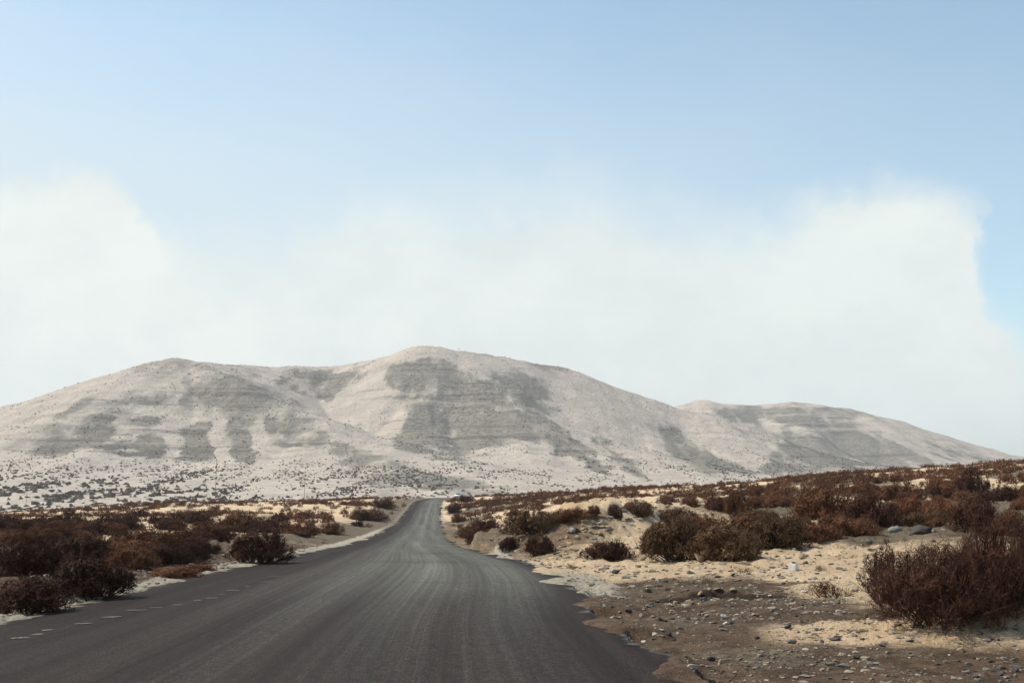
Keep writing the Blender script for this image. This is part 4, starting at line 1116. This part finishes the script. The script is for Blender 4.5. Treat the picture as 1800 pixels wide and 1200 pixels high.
def gravel():
    rng = np.random.default_rng(17)
    n = 42000
    Yd = np.exp(rng.uniform(math.log(7.0), math.log(60), n)); U = rng.uniform(-40, 1840, n)
    X = (U - 900) / 2000 / 1.011 * Yd
    xl, xr = road_l(Yd), road_r(Yd); side = np.maximum(xl - X, X - xr); right = X > (xl + xr) / 2
    cl = np.clip(.5 + fbm(X / 1.2, Yd / 1.2, 3, 301), 0, 1)
    p = np.where(right, .42 * cl + .75 * cl * (1 - sstep(3, 7, side)), .7 * (1 - sstep(.5, 4, side)) + .12)
    ok = (side > .02) & (rng.random(n) < p)
    X, Yd = X[ok], Yd[ok]; n = len(X); Z = terrain(X, Yd)
    s = np.exp(rng.normal(math.log(.015), .6, n)).clip(.005, .06) * np.clip(Yd / 16, .8, 2.2)
    scl = np.stack([s * rng.uniform(.8, 1.4, n), s, s * rng.uniform(.7, 1.1, n)], -1)
    V, F = join_protos(SP[:6], rng.integers(0, 6, n), np.stack([X, Yd, Z + s * .15], -1), scl, rng.uniform(0, 6.28, n))
    # each pebble its own tone
    cnt = []
    M = Mat('mixed_gravel', .9, .15)
    t = M.attr('tone')
    c = M.mix(M.ramp(t, 0, .6), (.07, .062, .055), (.24, .20, .155)); c = M.mix(M.ramp(t, .65, 1), c, (.50, .45, .37))
    mt = M.color(c)
    tone = fbm(V[:, 0] * 9, V[:, 1] * 9, 1, 305) * .5 + .5
    link('gravel', mesh_from('gravel', V, F, {'tone': tone}), mt, kind='stuff', label='loose gravel and pebbles strewn along both verges of the road', cat='gravel')
    print('gravel', n, len(F))
gravel()

# ------------------------------------------------------------------ pale squared block on the sand
def bevel_box(sx, sy, sz, b=.01):
    bm = bmesh.new(); bmesh.ops.create_cube(bm, size=1)
    for v in bm.verts: v.co = (v.co.x * sx, v.co.y * sy, v.co.z * sz)
    bmesh.ops.bevel(bm, geom=bm.edges[:], offset=b, segments=2, affect='EDGES')
    return bm
x, y, z = hit(1395, 1004)
s = math.hypot(x, y) / 2000
bm = bevel_box(13 * s, 12 * s, 12 * s, .008)
rb = np.random.default_rng(3)
for v in bm.verts: v.co.x += rb.normal() * .002; v.co.z += rb.normal() * .002
blk = link('concrete_block', bm_mesh('concrete_block', bm), m_simple('whitewashed_concrete', (.60, .57, .53), (.74, .72, .68), 20, .9, .2, 0, .01),
           label='squared white block lying on the pale sand right of the road', cat='block')
blk.location = (x, y, z + 5 * s); blk.rotation_euler = (0, .05, R(-38))
o = link('stone', SM[3], ST['dark'], label='small black stone lying on top of the white block', cat='stone', group='stones beside the road')
o.scale = (4 * s, 4 * s, 3.5 * s); o.location = (x + 1.0 * s, y, z + 12.3 * s)

# ------------------------------------------------------------------ white scrap on the left verge (crumpled sheet lying on a dark board)
x, y, z = hit(318, 976); s = math.hypot(x, y) / 2000
bm = bmesh.new(); bmesh.ops.create_icosphere(bm, subdivisions=3, radius=1)
P = np.array([v.co[:] for v in bm.verts])
k = 1 + .35 * fbm(P[:, 0] * 1.7 + 3, P[:, 1] * 1.7 + P[:, 2] * 2, 3, 401) + .14 * fbm(P[:, 0] * 6, P[:, 1] * 6 + P[:, 2] * 5, 3, 402)
for v, q in zip(bm.verts, k): v.co = (v.co.x * q * 11 * s, v.co.y * q * 6 * s, max(v.co.z, -.25) * q * 5.2 * s)
sack = link('plastic_sack', bm_mesh('plastic_sack', bm), m_simple('white_plastic', (.70, .69, .67), (.80, .79, .77), 12, .5, .4), loc=(x, y, z + 2.5 * s),
            label='crumpled white plastic sack dumped on the dark left verge', cat='sack')
o = link('stone', SM[5], ST['pale'], label='small white stone just left of the crumpled white sack', cat='stone', group='stones beside the road')
x2, y2, z2 = hit(304, 979); o.location = (x2, y2, z2 + .01); o.scale = (2.6 * s, 2.4 * s, 2.4 * s)

# ------------------------------------------------------------------ every repeat gets a label that says which one it is
LM_S = {'the big lower left shrub': (150, 1015), 'the crumpled white sack': (315, 972), 'the rubble heap': (380, 952), 'the big round roadside shrub': (455, 960), 'the tallest pole': (381, 878), 'the pole nearest the road': (536, 872),
        'the gravel shoulder': (640, 915), 'the bottom left corner': (0, 1090), 'the short faint pole': (48, 885), 'the left frame edge': (0, 950), 'the white car': (806, 868), 'the cut bank': (1060, 940),
        'the isolated round shrub': (1298, 885), 'the rusty pair of shrubs': (1402, 865), 'the fan-shaped shrub': (1650, 866), 'the grey boulder': (1573, 932), 'the tan boulder': (1228, 982), 'the huge near shrub': (1672, 1000),
        'the two roadside shrubs': (920, 960), 'the end of the road': (752, 878), 'the right frame edge': (1800, 860), 'the foot of the right hill': (1480, 832), 'the white block': (1395, 997)}
LM_R = {'the white block': (1395, 997), 'the tan boulder': (1228, 980), 'the bright white-topped stone': (1270, 1084), 'the lone black stone': (1176, 1116), 'the pale roadside patch': (1015, 1030), 'the dark slab-like stone': (1468, 1120),
        'the big flat bottom stone': (1416, 1190), 'the orange earth mound': (1740, 1120), 'the lone bottom stone': (1250, 1160), 'the middle of the cut bank': (1060, 945), 'the crumpled white sack': (315, 972), 'the rubble heap': (375, 952),
        'the big lower left shrub': (150, 1020), 'the broken asphalt edge': (1055, 1088), 'the grey boulder': (1573, 934), 'the left end of the cut bank': (985, 970), 'the bottom right corner': (1798, 1196), 'the two roadside shrubs': (920, 960), 'the foot of the sandy mound': (1600, 1150)}
ORD = ['nearest', 'second nearest', 'third nearest', 'fourth nearest', 'fifth nearest', 'sixth nearest', 'seventh nearest', 'eighth nearest', 'ninth nearest', 'tenth nearest', 'eleventh nearest', 'twelfth nearest'] + [w + ' nearest' for w in ('thirteenth', 'fourteenth', 'fifteenth', 'sixteenth', 'seventeenth', 'eighteenth', 'nineteenth', 'twentieth', 'twenty-first', 'twenty-second', 'twenty-third', 'twenty-fourth', 'twenty-fifth')]
def single_out(items, marks, noun):
    """items: (object, px, py, look); label = look + direction from the closest landmark + rank among those alike"""
    fam = {}
    for o, px, py, look in items:
        lm, (lx, ly) = min(marks.items(), key=lambda kv: math.hypot(kv[1][0] - px, 1.6 * (kv[1][1] - py)))
        a = math.degrees(math.atan2(ly - py, px - lx)) % 360
        where = ['to the right of', 'up and right of', 'above', 'up and left of', 'to the left of', 'down and left of', 'below', 'down and right of'][int((a + 22.5) // 45) % 8]
        fam.setdefault((look, where, lm), []).append((math.hypot(lx - px, ly - py), o))
    for (look, where, lm), L in fam.items():
        L.sort(key=lambda t: t[0])
        for k, (_, o) in enumerate(L):
            o['label'] = f'{look} {noun} {where} {lm}' + (f', {ORD[min(k, 24)]}' if len(L) > 1 else '')
bpy.context.view_layer.update()
def pixel_of(o):
    px, py = project(np.array([o.location.x]), np.array([o.location.y]), np.array([o.location.z])); return float(px[0]), float(py[0])
SW = {'red': 'rust brown', 'dark': 'dark brown', 'olive': 'grey olive', 'straw': 'straw coloured'}
def size_word(w, a, b): return 'tiny' if w < a else ('small' if w < b else 'sizeable')
single_out([(o, *pixel_of(o), size_word(w, 13, 24) + ' ' + SW[t]) for o, t, w in PENDING_SHRUBS], LM_S, 'shrub')
TW = {'dark': 'dark', 'grey': 'grey', 'tan': 'tan', 'pale': 'whitish'}
single_out([(o, *pixel_of(o), size_word(w, 7.5, 11) + ' ' + TW[t]) for o, t, w in PENDING_STONES if o.name.startswith('stone')], LM_R, 'stone')
single_out([(o, *pixel_of(o), size_word(w, 10, 14) + ' ' + TW[t]) for o, t, w in PENDING_STONES if o.name.startswith('rock')], LM_R, 'rock')

# ------------------------------------------------------------------ white car beyond the crest
def build_car():
    px, Y = 806, 335.0
    X, _, ztop = at(px, 865.5, Y)
    gz = ztop - 1.52
    car = link('car', None, loc=(X, Y, gz), label='small white car coming over the crest at the end of the road', cat='car')
    car.rotation_euler = (0, 0, R(-12))
    white = m_simple('white_car_paint', (.78, .79, .80), (.80, .81, .82), 2, .25, .5)
    glass = m_simple('dark_car_glass', (.012, .014, .018), (.016, .018, .022), 2, .08, .6)
    black = m_simple('black_rubber', (.02, .02, .02), (.03, .03, .03), 6, .8, .2)
    lamp = m_simple('clear_lamp', (.55, .56, .58), (.62, .63, .64), 6, .15, .6)
    metal = m_simple('wheel_alloy', (.45, .45, .46), (.55, .55, .56), 6, .35, .5)
    # the car's length runs along y, its front towards -y; half profile (y, z) per station with half widths
    def loft(rings, name):
        bm = bmesh.new(); R_ = []
        for ring in rings: R_.append([bm.verts.new(p) for p in ring])
        n = len(R_[0])
        for a, b in zip(R_[:-1], R_[1:]):
            for i in range(n): bm.faces.new((a[i], a[(i + 1) % n], b[(i + 1) % n], b[i]))
        bm.faces.new(R_[0][::-1]); bm.faces.new(R_[-1])
        bmesh.ops.recalc_face_normals(bm, faces=bm.faces)
        bmesh.ops.bevel(bm, geom=[e for e in bm.edges], offset=.03, segments=2, affect='EDGES')
        return bm_mesh(name, bm, True)
    def ring(y, w, z0, z1, tw):
        return [(-w, y, z0), (w, y, z0), (w * 1.02, y, z0 + (z1 - z0) * .55), (tw, y, z1), (-tw, y, z1), (-w * 1.02, y, z0 + (z1 - z0) * .55)]
    body = loft([ring(-1.98, .70, .28, .62, .64), ring(-1.80, .82, .22, .74, .76), ring(-1.0, .87, .20, .90, .80), ring(.2, .88, .20, .95, .82), ring(1.5, .86, .20, .96, .80), ring(1.92, .78, .30, .88, .72)], 'body')
    link('body', body, white, car)
    cabin = loft([ring(-.95, .76, .88, .93, .72), ring(-.25, .77, .90, 1.45, .60), ring(.6, .77, .92, 1.52, .62), ring(1.25, .76, .92, 1.46, .60), ring(1.75, .74, .90, .98, .66)], 'roof')
    link('roof', cabin, white, car)
    def quad(name, pts, mat, parent, off=.012):
        bm = bmesh.new(); vs = [bm.verts.new(p) for p in pts]; f = bm.faces.new(vs); bm.normal_update()
        nrm = f.normal.copy(); r = bmesh.ops.extrude_face_region(bm, geom=[f])
        for v in r['geom']:
            if isinstance(v, bmesh.types.BMVert): v.co += nrm * off
        bmesh.ops.recalc_face_normals(bm, faces=bm.faces)
        return link(name, bm_mesh(name, bm), mat, parent)
    quad('windscreen', [(-.66, -.91, .97), (.66, -.91, .97), (.54, -.31, 1.41), (-.54, -.31, 1.41)], glass, car, .02)
    quad('rear_window', [(.60, 1.68, 1.04), (-.60, 1.68, 1.04), (-.54, 1.31, 1.40), (.54, 1.31, 1.40)], glass, car, .02)
    for sx in (-1, 1):
        pts = [(sx * .745, -.62, 1.0), (sx * .745, .28, 1.0), (sx * .655, .22, 1.40), (sx * .645, -.20, 1.40)]
        quad('side_window', pts if sx > 0 else pts[::-1], glass, car, .03)
        pts = [(sx * .745, .36, 1.0), (sx * .735, 1.35, 1.0), (sx * .645, 1.12, 1.40), (sx * .655, .32, 1.40)]
        quad('side_window', pts if sx > 0 else pts[::-1], glass, car, .03)
        quad('headlight', [(sx * .42, -1.965, .60), (sx * .74, -1.86, .62), (sx * .74, -1.80, .74), (sx * .42, -1.90, .72)][::1 if sx > 0 else -1], lamp, car, .02)
        bm = bevel_box(.10, .14, .12, .02); m_ = link('mirror', bm_mesh('mirror', bm), white, car, (sx * .93, -.62, .98))
        for wy in (-1.22, 1.22):
            bm = bmesh.new(); bmesh.ops.create_cone(bm, cap_ends=True, segments=24, radius1=.31, radius2=.31, depth=.2)
            bmesh.ops.bevel(bm, geom=[e for e in bm.edges if abs(e.verts[0].co.z - e.verts[1].co.z) < 1e-4], offset=.03, segments=2, affect='EDGES')
            wh = link('wheel', bm_mesh('wheel', bm), black, car, (sx * .80, wy, .31)); wh.rotation_euler = (0, R(90), 0)
            bm = bmesh.new(); bmesh.ops.create_cone(bm, cap_ends=True, segments=16, radius1=.19, radius2=.16, depth=.22)
            link('rim', bm_mesh('rim', bm), metal, wh)
    bm = bevel_box(1.1, .05, .16, .015); link('grille', bm_mesh('grille', bm), black, car, (0, -1.97, .46))
build_car()

# ------------------------------------------------------------------ thin poles standing between the crest and the mountain, summit marks
wood = m_simple('weathered_pole_wood', (.16, .14, .12), (.24, .22, .19), 3)
def pole(px, py_top, Y, label):
    X, _, zt = at(px, py_top, Y)
    z0 = float(terrain(np.array([X]), np.array([Y]))[0]) if Y < 460 else -4
    h = zt - z0 + .5
    bm = bmesh.new(); bmesh.ops.create_cone(bm, cap_ends=True, segments=8, radius1=.10, radius2=.07, depth=h)
    p = link('utility_pole', None, loc=(X, Y, z0 - .5), label=label, cat='pole', group='poles at the foot of the mountain')
    link('post', bm_mesh('post', bm, False), wood, p, (0, 0, h / 2))
    bm = bevel_box(1.1, .10, .10, .01); link('crossarm', bm_mesh('crossarm', bm), wood, p, (0, -.16, h - .45))
    for sx in (-.45, .45):
        bm = bmesh.new(); bmesh.ops.create_cone(bm, cap_ends=True, segments=8, radius1=.05, radius2=.035, depth=.16)
        link('insulator', bm_mesh('insulator', bm), ST['pale'], p, (sx, -.16, h - .32))
pole(381, 806, 335, 'tall thin pole in front of the mountain slope on the left, tallest of three')
pole(536, 836, 470, 'thin pole in front of the pale valley mouth, nearest to the road of three')
pole(48, 855, 450, 'short faint pole among the dotted shrubs near the left edge')
def cairn(px, py, Y, w, h, label):
    X, _, Z = at(px, py, Y)
    o = link('cairn', mesh_from('cairn', *join_protos(SP[:5], np.array([0, 1, 2, 3, 4, 0, 1]),
        np.array([[-.5, 0, .3], [.5, .1, .3], [0, -.3, .35], [0, .4, .3], [-.1, 0, .9], [.15, .05, 1.3], [0, 0, 1.75]]) * [w, w, h], np.array([[.7, .7, .6]] * 4 + [[.5, .5, .5], [.42, .42, .42], [.3, .3, .35]]) * [w, w, h], np.arange(7.))), ST['dark'],
        loc=(X, Y, Z - .5), label=label, cat='cairn', group='cairns on the summits')
cairn(316, 631, 1600, 1.1, 1.6, 'tiny dark cairn on the left summit of the mountain')
cairn(807, 613, 1800, .9, 1.4, 'tiny dark cairn on the middle and highest summit')

# ------------------------------------------------------------------ haze: one closed box of thin even air
def haze():
    hm = bpy.data.materials.new('thin_haze'); hm.use_nodes = True; nt = hm.node_tree
    nt.nodes.clear(); out = nt.nodes.new('ShaderNodeOutputMaterial'); v = nt.nodes.new('ShaderNodeVolumePrincipled')
    v.inputs['Color'].default_value = (.92, .95, 1.0, 1); v.inputs['Density'].default_value = .00011; v.inputs['Anisotropy'].default_value = .3
    nt.links.new(v.outputs[0], out.inputs['Volume'])
    bm = bmesh.new(); bmesh.ops.create_cube(bm, size=1)
    x0, x1, y0, y1, z0, z1 = -9500, 9500, -9500, 9500, -30, 330
    for q in bm.verts: q.co = ((x0 + x1) / 2 + q.co.x * (x1 - x0), (y0 + y1) / 2 + q.co.y * (y1 - y0), (z0 + z1) / 2 + q.co.z * (z1 - z0))
    o = link('haze', bm_mesh('haze', bm), hm, kind='stuff', label='thin pale haze in the air over the whole landscape', cat='haze')
haze()
tri = sum(sum(len(p.vertices) - 2 for p in me.polygons) if len(me.polygons) < 2000 else len(me.loops) - 2 * len(me.polygons) for me in bpy.data.meshes if me.users)
print('triangles', tri, 'objects', len(bpy.data.objects))
